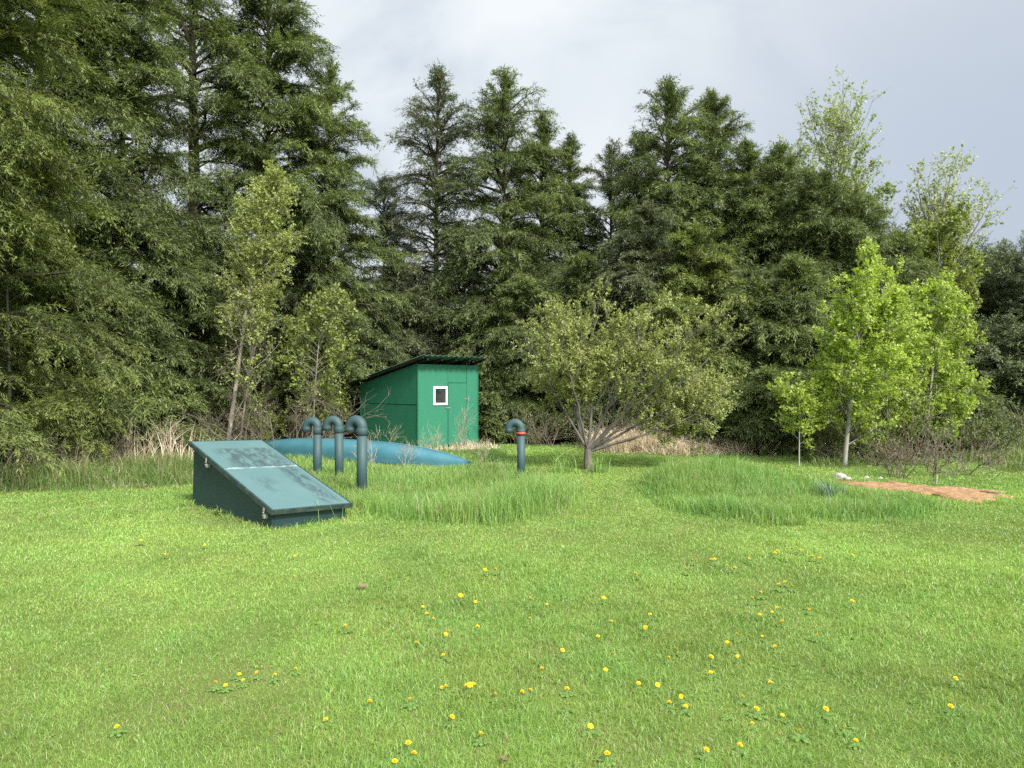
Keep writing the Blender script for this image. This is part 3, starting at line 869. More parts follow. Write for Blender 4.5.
# ---- conifers: (label, px, D, top_py, radius, options)
CON = [
 ('tall hemlock at the left edge whose pale green drooping boughs reach lowest', -48, 12.8, -330, 2.55, dict(mat='hemlock_fresh', nb=150, ntw=4200, nlf=90000, size=.098, width=.030, start=.06, skew=(0.0, .12), tint0=.42)),
 ('dark hemlock behind the pale boughs at the left edge', 40, 17.0, -170, 2.6, dict(nb=140, ntw=2400, nlf=36000, start=.10, gap=.35)),
 ('hemlock with a straight bare lower trunk, third tree from the left', 122, 18.0, -60, 2.45, dict(nb=125, ntw=2200, nlf=34000, start=.12, gap=.45, dead=16, low_dead=.05)),
 ('tallest open-crowned hemlock with a thick dark trunk seen against the sky', 194, 21.0, -95, 3.1, dict(nb=90, ntw=1600, nlf=24000, start=.20, gap=.66, skew=(3.14, .15), trunk_r=.27, prof=prof_open)),
 ('broad hemlock leaning right above the leaning birch', 266, 22.0, -80, 2.35, dict(nb=150, ntw=2700, nlf=42000, start=.16, skew=(0.0, .15), dead=14, low_dead=.1)),
 ('hemlock at the right end of the tall left-hand group, beside the small spruce', 328, 23.0, 66, 2.25, dict(nb=100, ntw=1600, nlf=25000, start=.10, dead=30, low_dead=.2)),
 ('small dark blue-green spruce peeping out left of the sparse hemlock', 383, 30.0, 182, 2.1, dict(mat='spruce', nb=80, ntw=1300, nlf=18000, start=.2, size=.17, gap=.2)),
 ('half-dead sparse hemlock with grey-brown twigs behind the shed', 437, 26.0, 80, 2.15, dict(mat='hemlock_grey', nb=95, ntw=1300, nlf=12000, start=.24, gap=.2, dead=70, low_dead=.1, size=.14, prof=lambda t: np.interp(t, [0, .3, .6, .85, .95, 1], [.6, .8, .95, .85, .5, .2]))),
 ('pointed hemlock directly above the right corner of the shed', 503, 25.0, 78, 2.75, dict(nb=135, ntw=2200, nlf=33000, start=.05, gap=.15)),
 ('second pointed hemlock right of the shed, its top half as wide', 543, 26.0, 118, 2.2, dict(nb=110, ntw=1700, nlf=25000, start=.05)),
 ('slim hemlock beside the narrow gap of sky', 568, 27.0, 140, 1.8, dict(nb=100, ntw=1500, nlf=21000, start=.05)),
 ('thin hemlock with sky showing through beside its bare trunk', 611, 27.5, 148, 1.8, dict(mat='hemlock_grey', nb=70, ntw=900, nlf=12000, start=.22, gap=.5)),
 ('grey-green hemlock left of the tallest middle pair', 638, 26.0, 136, 2.0, dict(mat='hemlock_grey', nb=105, ntw=1600, nlf=23000, start=.05)),
 ('tallest pointed hemlock above the spreading apple tree', 668, 24.0, 86, 2.35, dict(nb=140, ntw=2400, nlf=36000, start=.05)),
 ('pointed hemlock just right of the tallest one above the apple tree', 712, 25.0, 96, 2.2, dict(nb=135, ntw=2300, nlf=34000, start=.05, tint0=.22)),
 ('hemlock stepping down right of the pointed pair', 747, 23.5, 148, 2.2, dict(nb=125, ntw=2200, nlf=33000, start=.04, tint0=.22)),
 ('hemlock with a blunt top below the pale poplar', 783, 23.5, 152, 2.1, dict(nb=125, ntw=2200, nlf=33000, start=.04, tint0=.26)),
 ('broad dark hemlock left of the bright aspen', 818, 22.0, 182, 2.2, dict(nb=130, ntw=2300, nlf=34000, start=.04, tint0=.22)),
 ('rounded dark hemlock behind the top of the bright aspen', 856, 22.5, 203, 2.1, dict(nb=125, ntw=2000, nlf=30000, start=.04, tint0=.24)),
 ('low hemlock between the two bright aspens', 897, 23.0, 240, 1.8, dict(nb=105, ntw=1600, nlf=23000, start=.04)),
 ('pale green hemlock in front of the pointed pair, half their height', 696, 20.6, 235, 1.8, dict(mat='hemlock_fresh', nb=120, ntw=2200, nlf=33000, start=.04, size=.13, tint0=.34)),
 ('grey-green hemlock right behind the apple tree', 648, 21.6, 210, 1.7, dict(mat='hemlock_grey', nb=120, ntw=2100, nlf=31000, start=.04, size=.13)),
 ('short bushy hemlock touching the right side of the shed', 520, 22.8, 285, 1.7, dict(nb=105, ntw=2000, nlf=29000, start=.03, prof=prof_dome)),
 ('short hemlock with mixed brown twigs behind the shed roof', 395, 24.5, 265, 1.6, dict(mat='hemlock_grey', nb=95, ntw=1500, nlf=20000, start=.03, dead=24, low_dead=.1)),
 ('low hemlock behind the shed wall, beside the dead twigs', 335, 23.8, 300, 1.4, dict(mat='hemlock_grey', nb=95, ntw=1500, nlf=20000, start=.04, dead=26, low_dead=.05, prof=prof_dome)),
 ('low dark hemlock left of the leaning birch', 178, 18.6, 255, 1.7, dict(nb=110, ntw=2000, nlf=29000, start=.05)),
 ('low hemlock boughs hanging over the brambles at the left', 82, 16.6, 240, 1.9, dict(nb=110, ntw=2100, nlf=31000, start=.10, tint0=.36)),
 ('low hemlock hiding the ground right of the apple tree', 757, 20.2, 290, 1.6, dict(nb=105, ntw=2000, nlf=29000, start=.03, prof=prof_dome, tint0=.24)),
 ('low hemlock left of the small sapling', 795, 20.0, 268, 1.6, dict(nb=105, ntw=2000, nlf=28000, start=.03, tint0=.24)),
 ('low dark hemlock behind the apple tree trunk', 585, 22.4, 262, 1.7, dict(nb=105, ntw=1900, nlf=28000, start=.03, prof=prof_dome)),
 ('bluish pine at the right edge, its top level with the gap', 1000, 27.0, 262, 2.3, dict(mat='pine', nb=95, ntw=1500, nlf=22000, start=.06, droop=-.05, size=.17, width=.04)),
 ('bluish pine cut by the right edge of the picture', 1052, 25.0, 250, 2.4, dict(mat='pine', nb=95, ntw=1500, nlf=22000, start=.06, droop=-.05, size=.17, width=.04)),
 ('darker pine behind the right-hand bright aspen', 962, 28.5, 262, 2.1, dict(mat='pine', nb=90, ntw=1400, nlf=20000, start=.06, droop=-.05, size=.17, width=.04)),
 ('knee-high hemlock sprays at the woods edge under the pale boughs', 22, 14.9, 405, 1.1, dict(nb=70, ntw=1400, nlf=17000, start=.03, prof=prof_dome, tint0=.3)),
 ('young hemlock low over the brambles, left of the straight bare trunk', 100, 16.2, 385, 1.2, dict(nb=75, ntw=1500, nlf=18000, start=.03, prof=prof_dome, tint0=.34)),
 ('young hemlock low over the brambles, right of the straight bare trunk', 152, 16.9, 378, 1.2, dict(nb=75, ntw=1500, nlf=18000, start=.03, prof=prof_dome, tint0=.34)),
 ('young hemlock touching the grass at the right end of the dry grass strip', 712, 19.2, 372, 1.15, dict(nb=75, ntw=1500, nlf=17000, start=.03, prof=prof_dome)),
 ('young hemlock touching the grass left of the little sapling', 768, 18.4, 380, 1.1, dict(nb=75, ntw=1500, nlf=17000, start=.03, prof=prof_dome)),
 ('young hemlock low between the sapling and the bright aspen trunk', 822, 17.9, 385, 1.1, dict(nb=75, ntw=1500, nlf=17000, start=.03, prof=prof_dome)),
 ('young hemlock low behind the dead brush on the soil', 960, 19.2, 392, 1.2, dict(nb=75, ntw=1500, nlf=17000, start=.03, prof=prof_dome)),
 ('young hemlock low between the shed and the red-banded vent pipe', 500, 22.4, 360, 1.1, dict(nb=75, ntw=1500, nlf=17000, start=.03, prof=prof_dome)),
 ('low pine boughs over the rough grass at the far right', 1020, 23.5, 340, 1.8, dict(mat='pine', nb=85, ntw=1500, nlf=20000, start=.04, droop=.0, prof=prof_dome)),
]
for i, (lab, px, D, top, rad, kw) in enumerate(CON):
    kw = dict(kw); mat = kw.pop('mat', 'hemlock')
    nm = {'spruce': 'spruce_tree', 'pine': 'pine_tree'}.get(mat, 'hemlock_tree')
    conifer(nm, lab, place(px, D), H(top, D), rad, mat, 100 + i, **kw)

# ---- trees deeper in the wood that close the gaps low down
rng = np.random.default_rng(5)
deep = [(-30, 24, 150), (30, 27, 210), (95, 26, 235), (150, 29, 285), (215, 30, 285), (265, 29, 250), (310, 28, 260), (360, 34, 300), (415, 33, 290), (465, 31, 230), (525, 32, 230),
        (590, 34, 300), (630, 33, 305), (690, 32, 220), (735, 30, 200), (800, 29, 215), (880, 29, 250), (930, 32, 280), (980, 34, 285), (1040, 33, 280), (-90, 20, 60)]
for i, (px, D, top) in enumerate(deep):
    conifer('hemlock_tree', 'dark hemlock deep in the wood, mostly hidden by the trees in front', place(px, D), H(top, D), 2.4, 'hemlock', 400 + i, start=.02, nb=90, ntw=1300, nlf=15000, size=.2, width=.06, tint0=.18, group='hidden hemlocks deep in the wood')

# ---- broadleaf trees
broadleaf('poplar_tree', 'tall pale poplar rising highest above the right-hand hemlocks', place(838, 31), H(126, 31), 2.0, 'poplar', 'bark_grey', 31, start=.45, n1=40, n2=330, n3=1200, nlf=5200, size=.085, width=.07, ang=(.4, .75), up=.25, trunk_r=.13, prof=prof_dome, rscale=.8)
broadleaf('poplar_tree', 'yellow-green poplar crown just below the tall pale poplar', place(846, 29), H(200, 29), 1.5, 'poplar_yellow', 'bark_grey', 32, start=.42, n1=38, n2=320, n3=1100, nlf=9000, size=.085, width=.07, ang=(.4, .8), up=.2, trunk_r=.10)
broadleaf('poplar_tree', 'pale thin poplar top left of the tall poplar', place(793, 31), H(152, 31), 1.4, 'poplar', 'bark_grey', 33, start=.5, n1=26, n2=200, n3=650, nlf=3300, size=.08, width=.065, ang=(.4, .75), up=.25, trunk_r=.09)
broadleaf('poplar_tree', 'sparse poplar with white forked limbs behind the right-hand aspen', place(932, 25), H(205, 25), 1.45, 'poplar', 'bark_birch', 34, start=.48, n1=26, n2=190, n3=620, nlf=2600, size=.075, width=.062, ang=(.4, .8), up=.25, trunk_r=.11, lean=(-.1, 0), skew=(0.0, .3), rscale=1.5)
broadleaf('poplar_tree', 'rounded yellow-green tree under the sparse white-limbed poplar', place(938, 24), H(245, 24), 1.2, 'maple', 'bark_birch', 35, start=.3, n1=36, n2=300, n3=1000, nlf=11000, size=.075, width=.06, trunk_r=.09)
broadleaf('poplar_tree', 'bare grey twiggy treetop between the two poplars', place(893, 29), H(225, 29), .8, 'poplar', 'bark_grey', 36, start=.5, n1=22, n2=160, n3=360, nlf=0, ang=(.35, .7), up=.3, trunk_r=.06)
broadleaf('aspen_tree', 'bright lime-green aspen with a slim pale trunk, the leftmost of the bright pair', place(844, 15.5), H(245, 15.5), .92, 'aspen', 'bark_aspen', 41, start=.09, n1=46, n2=400, n3=1500, nlf=12500, size=.054, width=.046, ang=(.6, 1.0), up=.18, trunk_r=.052, skew=(0.0, .25), lean=(.45, 0), prof=lambda t: np.interp(t, [0, .2, .45, .75, 1], [.8, 1, .8, .36, .05]))
broadleaf('aspen_tree', 'bright lime-green aspen behind the dead brush, the rightmost of the bright pair', place(925, 17.6), H(278, 17.6), 1.0, 'aspen', 'bark_aspen', 42, start=.05, n1=46, n2=420, n3=1600, nlf=13500, size=.056, width=.046, ang=(.65, 1.1), up=.12, trunk_r=.05, lean=(.35, 0), tint0=.36, prof=lambda t: np.interp(t, [0, .25, .55, .8, 1], [.85, 1, .78, .36, .06]))
broadleaf('aspen_tree', 'small lime-green aspen between the bright pair', place(888, 16.9), H(325, 16.9), .75, 'aspen', 'bark_aspen', 43, start=.10, n1=34, n2=280, n3=1000, nlf=5200, size=.054, width=.044, trunk_r=.03, tint0=.42)
broadleaf('sapling', 'little sapling standing by itself left of the bright aspen', place(799, 15.6), H(398, 15.6), .42, 'aspen', 'bark_aspen', 44, start=.3, n1=16, n2=90, n3=260, nlf=1700, size=.055, width=.04, trunk_r=.02, tint0=.6)
broadleaf('birch_tree', 'leaning birch with a pale trunk and yellow-green crown left of the vent pipes', place(226, 17.6), H(182, 17.6), .74, 'birch', 'bark_birch', 45, start=.40, n1=50, n2=460, n3=1500, nlf=10500, size=.048, width=.034, ang=(.7, 1.15), up=-.05, trunk_r=.062, lean=(.95, 0), skew=(.0, .28), dead=26, tint0=.5, prof=lambda t: np.interp(t, [0, .25, .5, .8, 1], [.55, 1, .95, .62, .18]))
broadleaf('birch_tree', 'second thin grey stem beside the leaning birch, with few leaves', place(238, 17.4), H(330, 17.4), .8, 'birch', 'bark_grey', 46, start=.35, n1=18, n2=120, n3=360, nlf=900, size=.05, width=.036, trunk_r=.035, lean=(.35, 0), dead=18)
broadleaf('maple_tree', 'young maple with scattered yellow-green leaves right of the leaning birch', place(312, 18.8), H(305, 18.8), .8, 'maple', 'bark_grey', 47, start=.2, n1=40, n2=330, n3=1000, nlf=2500, size=.07, width=.058, ang=(.8, 1.25), up=.02, trunk_r=.035, lean=(.2, 0), dead=16, tint0=.5)
broadleaf('maple_tree', 'low leafy maple sapling just left of the shed', place(330, 21.6), H(325, 21.6), .75, 'maple', 'bark_grey', 48, start=.15, n1=28, n2=220, n3=700, nlf=4200, size=.065, width=.052, ang=(.8, 1.3), up=0, trunk_r=.022, tint0=.36)
broadleaf('beech_sapling', 'yellow-green leafy branches at the left edge under the hemlock', place(10, 13.8), H(165, 13.8), 1.0, 'maple', 'bark_grey', 49, start=.55, n1=30, n2=240, n3=800, nlf=4200, size=.065, width=.05, ang=(.8, 1.2), trunk_r=.04, tint0=.35)
# apple tree: several limbs from a short trunk
st = [(R(178), R(60), 2.25, .10), (R(165), R(74), 2.7, .05), (R(60), R(78), 3.1, .0), (R(20), R(62), 3.3, .02), (R(-8), R(47), 3.5, .03), (R(5), R(33), 3.4, .06), (R(-35), R(40), 2.7, .06), (R(120), R(52), 2.7, .05), (R(-120), R(55), 2.2, .08), (R(12), R(24), 2.9, .10), (R(-10), R(15), 2.7, .12), (R(10), R(12), 2.4, .14)]
apple = broadleaf('apple_tree', 'spreading many-limbed apple tree with pale olive leaves on the lawn', place(588, 14.7), 3.6, 2.0, 'apple', 'bark_apple', 51, start=.38, n1=80, n2=650, n3=2300, nlf=30000, size=.046, width=.030, up=.16, trunk_r=.092, stems=st, group=None, tint0=.5)
apple.scale = (.90, .86, .92)

# ---- shrubs and brush at the woods' edge
def bush(name, label, px, D, h, rad, nst, seed, mat=None, nlf=0, bark='twig', size=.05, width=.035, group='brush along the edge of the wood', spread=(.5, 1.35), cat='shrub', dense=1.0, loc=None, az0=None, curve=-.08, tint0=.45, thick=1.0):
    rng = np.random.default_rng(seed)
    base = np.stack([rng.normal(0, rad * .28, nst), rng.normal(0, rad * .2, nst), np.full(nst, -.05)], 1)
    az = rng.uniform(0, 6.283, nst) if az0 is None else rng.normal(az0, .5, nst)
    e = rng.uniform(spread[0], spread[1], nst)
    d = np.stack([np.cos(az) * np.cos(e), np.sin(az) * np.cos(e), np.sin(e)], 1)
    ln = np.minimum(h / np.maximum(.25, np.sin(e)), 1.5 * max(rad, h * .8)) * rng.uniform(.6, 1.15, nst)
    P = path(base, d, ln, 7, rng, curve, .09)
    dense = dense * (.62 if nlf >= 500 else .8); nlf = int(nlf * 1.9)
    P2, L2, _, _ = children(P, ln, int(nst * 7 * dense), rng, .25, 1, lambda t, L: .10 + .34 * L * (1 - .5 * t), (.4, 1.0), False, .1, 5, .0, .1)
    P3, L3, _, _ = children(P2, L2, int(nst * 14 * dense), rng, .2, 1, lambda t, L: .06 + .4 * L, (.4, 1.0), False, .05, 3, 0, .1)
    f = lambda Pp, r: np.linspace(r, r * .4, Pp.shape[1])[None].repeat(len(Pp), 0) * thick
    x, y, z = place(px, D) if loc is None else loc
    root = thing(name, label, cat, (x, y, z), 0, group)
    link('stems', tube_mesh('stems', [(P, f(P, .011), 4), (P2, f(P2, .0065), 3), (P3, f(P3, .0045), 3)]), M[bark], root)
    if nlf:
        V, Q, T = leaves(P3, L3, nlf, rng, size, width, np.clip(rng.normal(tint0, .15, len(P3)), 0, 1), (.5, 1.4), False, .1, .1, 1.1, .6, .1)
        link('foliage', np_mesh('foliage', V, [Q], T), M[mat], root)
    return root
bush('dead_brush', 'bare tangled brush standing in the reddish soil, larger clump at the right', 945, 13.9, .7, .5, 12, 61, bark='twig', group=None, spread=(.45, 1.3))
bush('dead_brush', 'upright bare brush left of the reddish soil patch centre', 905, 13.7, .75, .45, 11, 62, 'deadleaf', 150, bark='twig', group=None, spread=(.7, 1.4))
bush('dead_brush', 'brown twiggy bush at the foot of the bright aspen', 868, 15.6, 1.0, .7, 14, 63, 'shrub', 900, group=None)
bush('dead_brush', 'bare arching stems low over the soil near the white stake', 958, 14.3, .55, .5, 9, 64, bark='twig', group=None, spread=(.3, .9), curve=-.25, thick=1.1)
bush('leafy_bush', 'small leafy bush left of the bright aspen trunk', 826, 16.6, .95, .8, 22, 65, 'shrub', 1500, group=None)
bush('leafy_bush', 'leafy bush under the right-hand bright aspen', 985, 17.2, 1.1, .8, 24, 66, 'shrub', 1800, group=None)
bush('leafy_bush', 'yellow-green bush between the bright pair and the dead brush', 917, 15.8, 1.1, .8, 22, 67, 'shrub', 1500, group=None)
bush('leafy_bush', 'low bush of brown and green twigs right of the apple tree', 772, 18.2, .7, .9, 22, 68, 'shrub', 600, group=None)
bush('leafy_bush', 'dim leafy bush at the far right edge above the rough grass', 1015, 20.0, 1.2, 1.2, 22, 69, 'shrub', 1500, group=None, tint0=.1)
for i, (px, D, h, r_, lab) in enumerate([
    (250, 17.2, 1.5, .9, 'grey-brown dead thicket at the foot of the leaning birch'),
    (292, 17.6, 1.6, 1.0, 'dead twig thicket behind the left-hand vent pipes'),
    (212, 17.4, 1.0, .8, 'low dead thicket left of the birch trunk'),
    (308, 20.4, 1.2, .7, 'dead twig thicket left of the shed'),
    (165, 15.4, .9, .8, 'tan bramble canes just left of the hatch'),
    (120, 14.9, .9, .8, 'bramble canes under the straight bare trunk'),
    (60, 14.1, .8, .8, 'bramble canes in front of the dark gap at the left'),
    (15, 12.9, .8, .8, 'arching bramble canes at the left edge'),
    (497, 21.8, 1.1, .8, 'dead twigs at the right corner of the shed'),
    (545, 20.6, .8, .9, 'dead twigs between the red-banded pipe and the apple tree')]):
    bush('dead_thicket', lab, px, D, h, r_, 10 if i > 3 else 13, 80 + i, bark='twig' if i not in (4, 7) else 'twig_tan', dense=1.0, mat='deadleaf', nlf=40, thick=.85)
# understorey that fills the dark base of the wood
for i, (px, D, lab) in enumerate([(205, 19.5, 'leafy undergrowth bush behind the leaning birch'), (268, 19.2, 'leafy undergrowth bush behind the dead thicket'), (345, 23.6, 'leafy undergrowth bush beside the shed wall'), (640, 19.4, 'green bush at the end of the dry grass strip right of the apple tree'),
                               (530, 21.6, 'undergrowth bush right of the shed'), (735, 19.0, 'undergrowth bush by the right end of the dry grass')]):
    bush('undergrowth_bush', lab, px, D, 1.5 if i < 3 else .9, 1.1, 26, 130 + i, 'maple' if i < 3 else 'shrub', 2200 if i < 3 else 900, tint0=.2)

# ---- grasses
def blades(P, hgt, wid, rng, lean=.35, tint=None, curl=.35, az=None, azs=.9):
    n = len(P)
    th = rng.uniform(0, 6.283, n) if az is None else rng.normal(az, azs, n)
    dx = np.stack([np.cos(th), np.sin(th), np.zeros(n)], 1)
    fa = rng.uniform(0, 6.283, n); side = np.stack([np.cos(fa), np.sin(fa), np.zeros(n)], 1)
    ll = np.abs(rng.normal(0, lean, n))[:, None]
    h = hgt[:, None]; w = wid[:, None]
    up = np.array([0, 0, 1.])
    mid = P + up * h * .55 + dx * h * ll * .4
    tip = P + up * h * (1 - .3 * ll) + dx * h * (ll + curl * ll)
    V = np.stack([P - side * w / 2, P + side * w / 2, mid + side * w * .42, mid - side * w * .42, tip], 1).reshape(-1, 3)
    b = np.arange(n) * 5
    Q = np.stack([b, b + 1, b + 2, b + 3], 1); T = np.stack([b + 3, b + 2, b + 4], 1)
    return V, Q, T, np.repeat(tint, 5)

HATCH = [(hx + (math.cos(HA) * a - math.sin(HA) * c_), hy + (math.sin(HA) * a + math.cos(HA) * c_)) for a, c_ in ((-.02, -.02), (HW + .02, -.02), (HW + .02, HL + .02), (-.02, HL + .02))]
SHED = [tuple((Vector((shx, shy, 0)) + Uv * a + Vv * c_)[:2]) for a, c_ in ((-.04, -.04), (SH_W + .04, -.04), (SH_W + .04, SH_L), (-.04, SH_L))]
TALL1 = [(-1.9, 9.45), (-1.62, 9.0), (-1.1, 8.8), (-.2, 8.95), (.55, 9.45), (1.12, 10.1), (1.28, 10.7), (1.05, 11.6), (.55, 12.6), (.35, 14.0), (.2, 16), (-.2, 18.2), (-.9, 19.6), (-2.2, 19.2), (-4.2, 20.5), (-5.4, 18.6), (-5.6, 15), (-4.6, 12.2), (-3.7, 10.9)]
TALL2 = [(1.93, 11.2), (2.05, 10.2), (2.5, 9.4), (3.2, 9.0), (4.0, 8.98), (4.8, 9.2), (5.5, 9.75), (5.85, 10.3), (5.75, 10.9), (5.0, 11.7), (4.4, 12.7), (3.9, 13.6), (3.2, 13.9), (2.5, 13.4), (2.05, 12.4)]
ROUGH1 = [(-14, 10.0), (-9.2, 11.2), (-6.8, 11.6), (-5.6, 12.0), (-5.0, 12.6), (-5.3, 14), (-5.5, 16), (-6.2, 18.5), (-8.2, 16), (-10.5, 13.2), (-15, 10.8)]
ROUGH2 = [(6.5, 17.2), (5.2, 17.6), (3.4, 18.6), (1, 19.6), (1, 20.6), (3.4, 20.2), (5.5, 19.2), (8.2, 17.2), (9.6, 16.6), (9.4, 14.8), (10.2, 13.0), (17, 15.5), (17, 23), (13, 21.5), (10.6, 18.9), (9, 17.4), (7, 16.2), (6.4, 14.6), (5.7, 15.4)]

def fbm(x, y, s, seed):
    r = np.random.default_rng(seed); v = np.zeros_like(x); a = 1
    for k in range(5):
        th = r.uniform(0, 6.28, 4); ph = r.uniform(0, 6.28, 4)
        for q in range(4): v += a * np.sin((x * np.cos(th[q]) + y * np.sin(th[q])) * s + ph[q]) / 4
        s *= 2.03; a *= .62
    return v

def lawn_points(rng, n_try, dens0):
    # a fan in front of (and a little beside) where the photographer stood; density eases off with distance
    D = 1.9 * (30 / 1.9) ** rng.random(n_try)
    # sample with pdf ~ D^-1 -> weight D * density
    th = rng.uniform(-.86, .86, n_try)
    w = D * D * (4.0 / D) ** 1.45
    keep = rng.random(n_try) < w / w.max()
    D, th = D[keep], th[keep]
    return np.stack([D * np.sin(th), D * np.cos(th)], 1), D

rng = np.random.default_rng(11)
P, D = lawn_points(rng, 2700000, 1)
ok = ~in_poly(P, HATCH) & ~in_poly(P, SHED) & (P[:, 1] < edge_y(P[:, 0]) + .3)
ins = in_poly(P, SOIL) & (poly_dist(P, SOIL) > .05 + .5 * rng.random(len(P)) ** 2) & (rng.random(len(P)) > .05); ok &= ~ins
# thin patches where the soil and thatch show
spots = [(435, 632, .22), (545, 690, .28), (545, 650, .2), (970, 541, .45), (205, 690, .3), (90, 575, .5), (620, 745, .3), (700, 745, .2), (430, 655, .22), (230, 522, .35), (255, 531, .25), (195, 512, .25)]
bare = fbm(P[:, 0], P[:, 1], 1.1, 7)
for sx, sy, sr in spots:
    q_ = np.array(ground_at(sx, sy)); bare = bare + 1.3 * np.exp(-((P - q_) ** 2).sum(1) / sr ** 2)
bare = bare + .35 * fbm(P[:, 0], P[:, 1], 4.0, 8)
ok &= ~((bare > 1.02) & (rng.random(len(P)) < .12))
P, D, bare = P[ok], D[ok], bare[ok]
n = len(P); print('lawn blades', n)
lush = fbm(P[:, 0], P[:, 1], .8, 9)
darkp = np.clip((P[:, 0] - 1.2) / 2.2, 0, 1) * np.clip((4.6 - P[:, 1]) / 1.2, 0, 1)     # longer grass nearest, at the right
hg = (.025 + .014 * np.clip(lush + .3, 0, 1.5) + .03 * darkp) * rng.uniform(.55, 1.45, n)
wd = np.maximum(.0025, .00072 * D) * rng.uniform(.7, 1.3, n)
ti = np.clip(.60 + .22 * rng.normal(0, 1, n) - .12 * np.clip(lush, -1, 1) - .22 * darkp, .21, 1)
brown = rng.random(n) < (.045 + .26 * np.clip(bare - .4, 0, 1.1)); hg *= 1 - .3 * np.clip(bare - .6, 0, 1)
near_ = np.minimum(poly_dist(P, HATCH), poly_dist(P, SHED)); hg *= 1 + 2.6 * np.clip(1 - near_ / .16, 0, 1) * rng.random(n)
ti[brown] = .05
P3 = np.column_stack([P, gz(P[:, 0], P[:, 1]) - .004])
tuft = fbm(P[:, 0], P[:, 1], 9.0, 31); hg *= 1 + .45 * np.clip(tuft, -.8, 1.2); ti = np.where(ti > .1, np.clip(ti - .10 * tuft, .21, 1), ti)
V, Q, T, TI = blades(P3, hg, wd, rng, .85, ti)
# broad weed leaves between the blades: plantain, clover, dandelion rosettes
nw = 1100
kx = rng.choice(n, nw); cen = P3[kx]; cen = cen[(fbm(cen[:, 0], cen[:, 1], 1.7, 21) > .15) & (cen[:, 1] < 14)]
m = 9; c9 = np.repeat(cen, m, 0); a9 = rng.uniform(0, 6.283, len(c9)); e9 = rng.uniform(.15, .8, len(c9))
d9 = np.stack([np.cos(a9) * np.cos(e9), np.sin(a9) * np.cos(e9), np.sin(e9)], 1); s9 = nrm(np.cross(d9, np.array([0, 0, 1.])))
l9 = rng.uniform(.02, .05, len(c9))[:, None]; w9 = l9 * rng.uniform(.18, .38, len(c9))[:, None]
c9 = c9 + rng.normal(0, .015, c9.shape) * np.array([1, 1, 0])
Vw = np.stack([c9, c9 + d9 * l9 * .6 + s9 * w9, c9 + d9 * l9 - np.array([0, 0, .012]), c9 + d9 * l9 * .6 - s9 * w9], 1).reshape(-1, 3)
Qw = np.arange(len(Vw)).reshape(-1, 4) + len(V)
Tw = np.repeat(np.clip(rng.normal(.38, .14, len(c9)), .21, 1), 4)
me = np_mesh('lawn_grass', np.concatenate([V, Vw]), [Q, T, Qw], np.concatenate([TI, Tw]))
tag(link('lawn_grass', me, M['lawn']), 'short mown grass covering the lawn', 'grass', kind='stuff')

def patch(name, label, poly, n, h0, h1, mat, seed, wmin=.004, edge=.5, brown=.03, lean=.3, heads=0, tint=(.55, .18), excl=(), hvar=.55, far=None):
    rng = np.random.default_rng(seed)
    A = np.array(poly); lo, hi = A.min(0), A.max(0)
    P = rng.uniform(lo, hi, (n * 6, 2)); jit = P + rng.normal(0, .07, (len(P), 2)) + .26 * np.stack([fbm(P[:, 0], P[:, 1], 2.2, seed + 1), fbm(P[:, 0], P[:, 1], 2.2, seed + 2)], 1)
    k = in_poly(jit, poly) | (in_poly(jit + rng.normal(0, .22, jit.shape), poly) & (rng.random(len(P)) < .10))
    for e in excl: k &= ~in_poly(P, e)
    P, jit = P[k], jit[k]
    D = np.linalg.norm(P, axis=1)
    k = rng.random(len(P)) < (D.min() / D) ** .8; P, jit, D = P[k][:n], jit[k][:n], D[k][:n]
    ed = np.clip(poly_dist(jit, poly) / edge, .25, 1)
    n = len(P)
    hh = rng.uniform(h0, h1, n) * ed * (1 + hvar * np.clip(fbm(P[:, 0], P[:, 1], 1.5, seed + 3), -1, 1))
    if far: hh = hh * np.interp(P[:, 1], *far)
    wd = np.maximum(wmin, .00068 * D) * rng.uniform(.7, 1.35, n)
    ti = np.clip(rng.normal(tint[0], tint[1], n), .21, 1); br_ = rng.random(n) < brown; ti[br_] = .05; hh[br_] *= rng.uniform(.9, 1.5, n)[br_]
    V, Q, T, TI = blades(np.column_stack([P, gz(P[:, 0], P[:, 1]) - .01]), hh, wd, rng, lean, ti, .5)
    return tag(link(name, np_mesh(name, V, [Q, T], TI), M[mat]), label, 'grass', kind='stuff')
patch('tall_grass', 'unmown tall grass around the hatch, vent pipes and canoe', TALL1, 66000, .22, .48, 'tall', 201, edge=.28, far=((9.3, 12.4, 15.5, 18.3), (1, .46, .40, .22)), brown=.035, excl=(HATCH, SHED))
patch('tall_grass', 'oval patch of unmown tall grass on the right of the lawn', TALL2, 46000, .16, .34, 'tall', 202, edge=.28, brown=.012, tint=(.50, .16))
patch('rough_grass', 'rough weedy grass along the woods edge left of the hatch', ROUGH1, 26000, .14, .42, 'rough', 203, edge=.6, brown=.12, lean=.45, excl=(HATCH,))
patch('rough_grass', 'rough grass along the woods edge at the right', ROUGH2, 32000, .08, .26, 'rough', 204, edge=.4, brown=.10, lean=.4, excl=(SOIL,))
DRY = [(1.9, 18.3), (2.5, 18.0), (4.0, 17.9), (5.9, 17.5), (6.0, 18.3), (4.0, 19.3), (2.4, 20.0), (1.8, 19.6)]
patch('dry_grass', 'strip of tan dry grass behind the apple tree', DRY, 6500, .2, .58, 'dry', 205, edge=.3, brown=.06, lean=.85, wmin=.006)
DRY2 = [(-8.0, 13.2), (-6.2, 14.4), (-5.6, 15.3), (-6.0, 16.4), (-7.2, 15.4), (-8.6, 14.0)]
patch('dry_grass', 'thin tan dry grass among the brambles left of the hatch', DRY2, 420, .3, .8, 'dry', 206, edge=.3, brown=.2, lean=.45, wmin=.006)
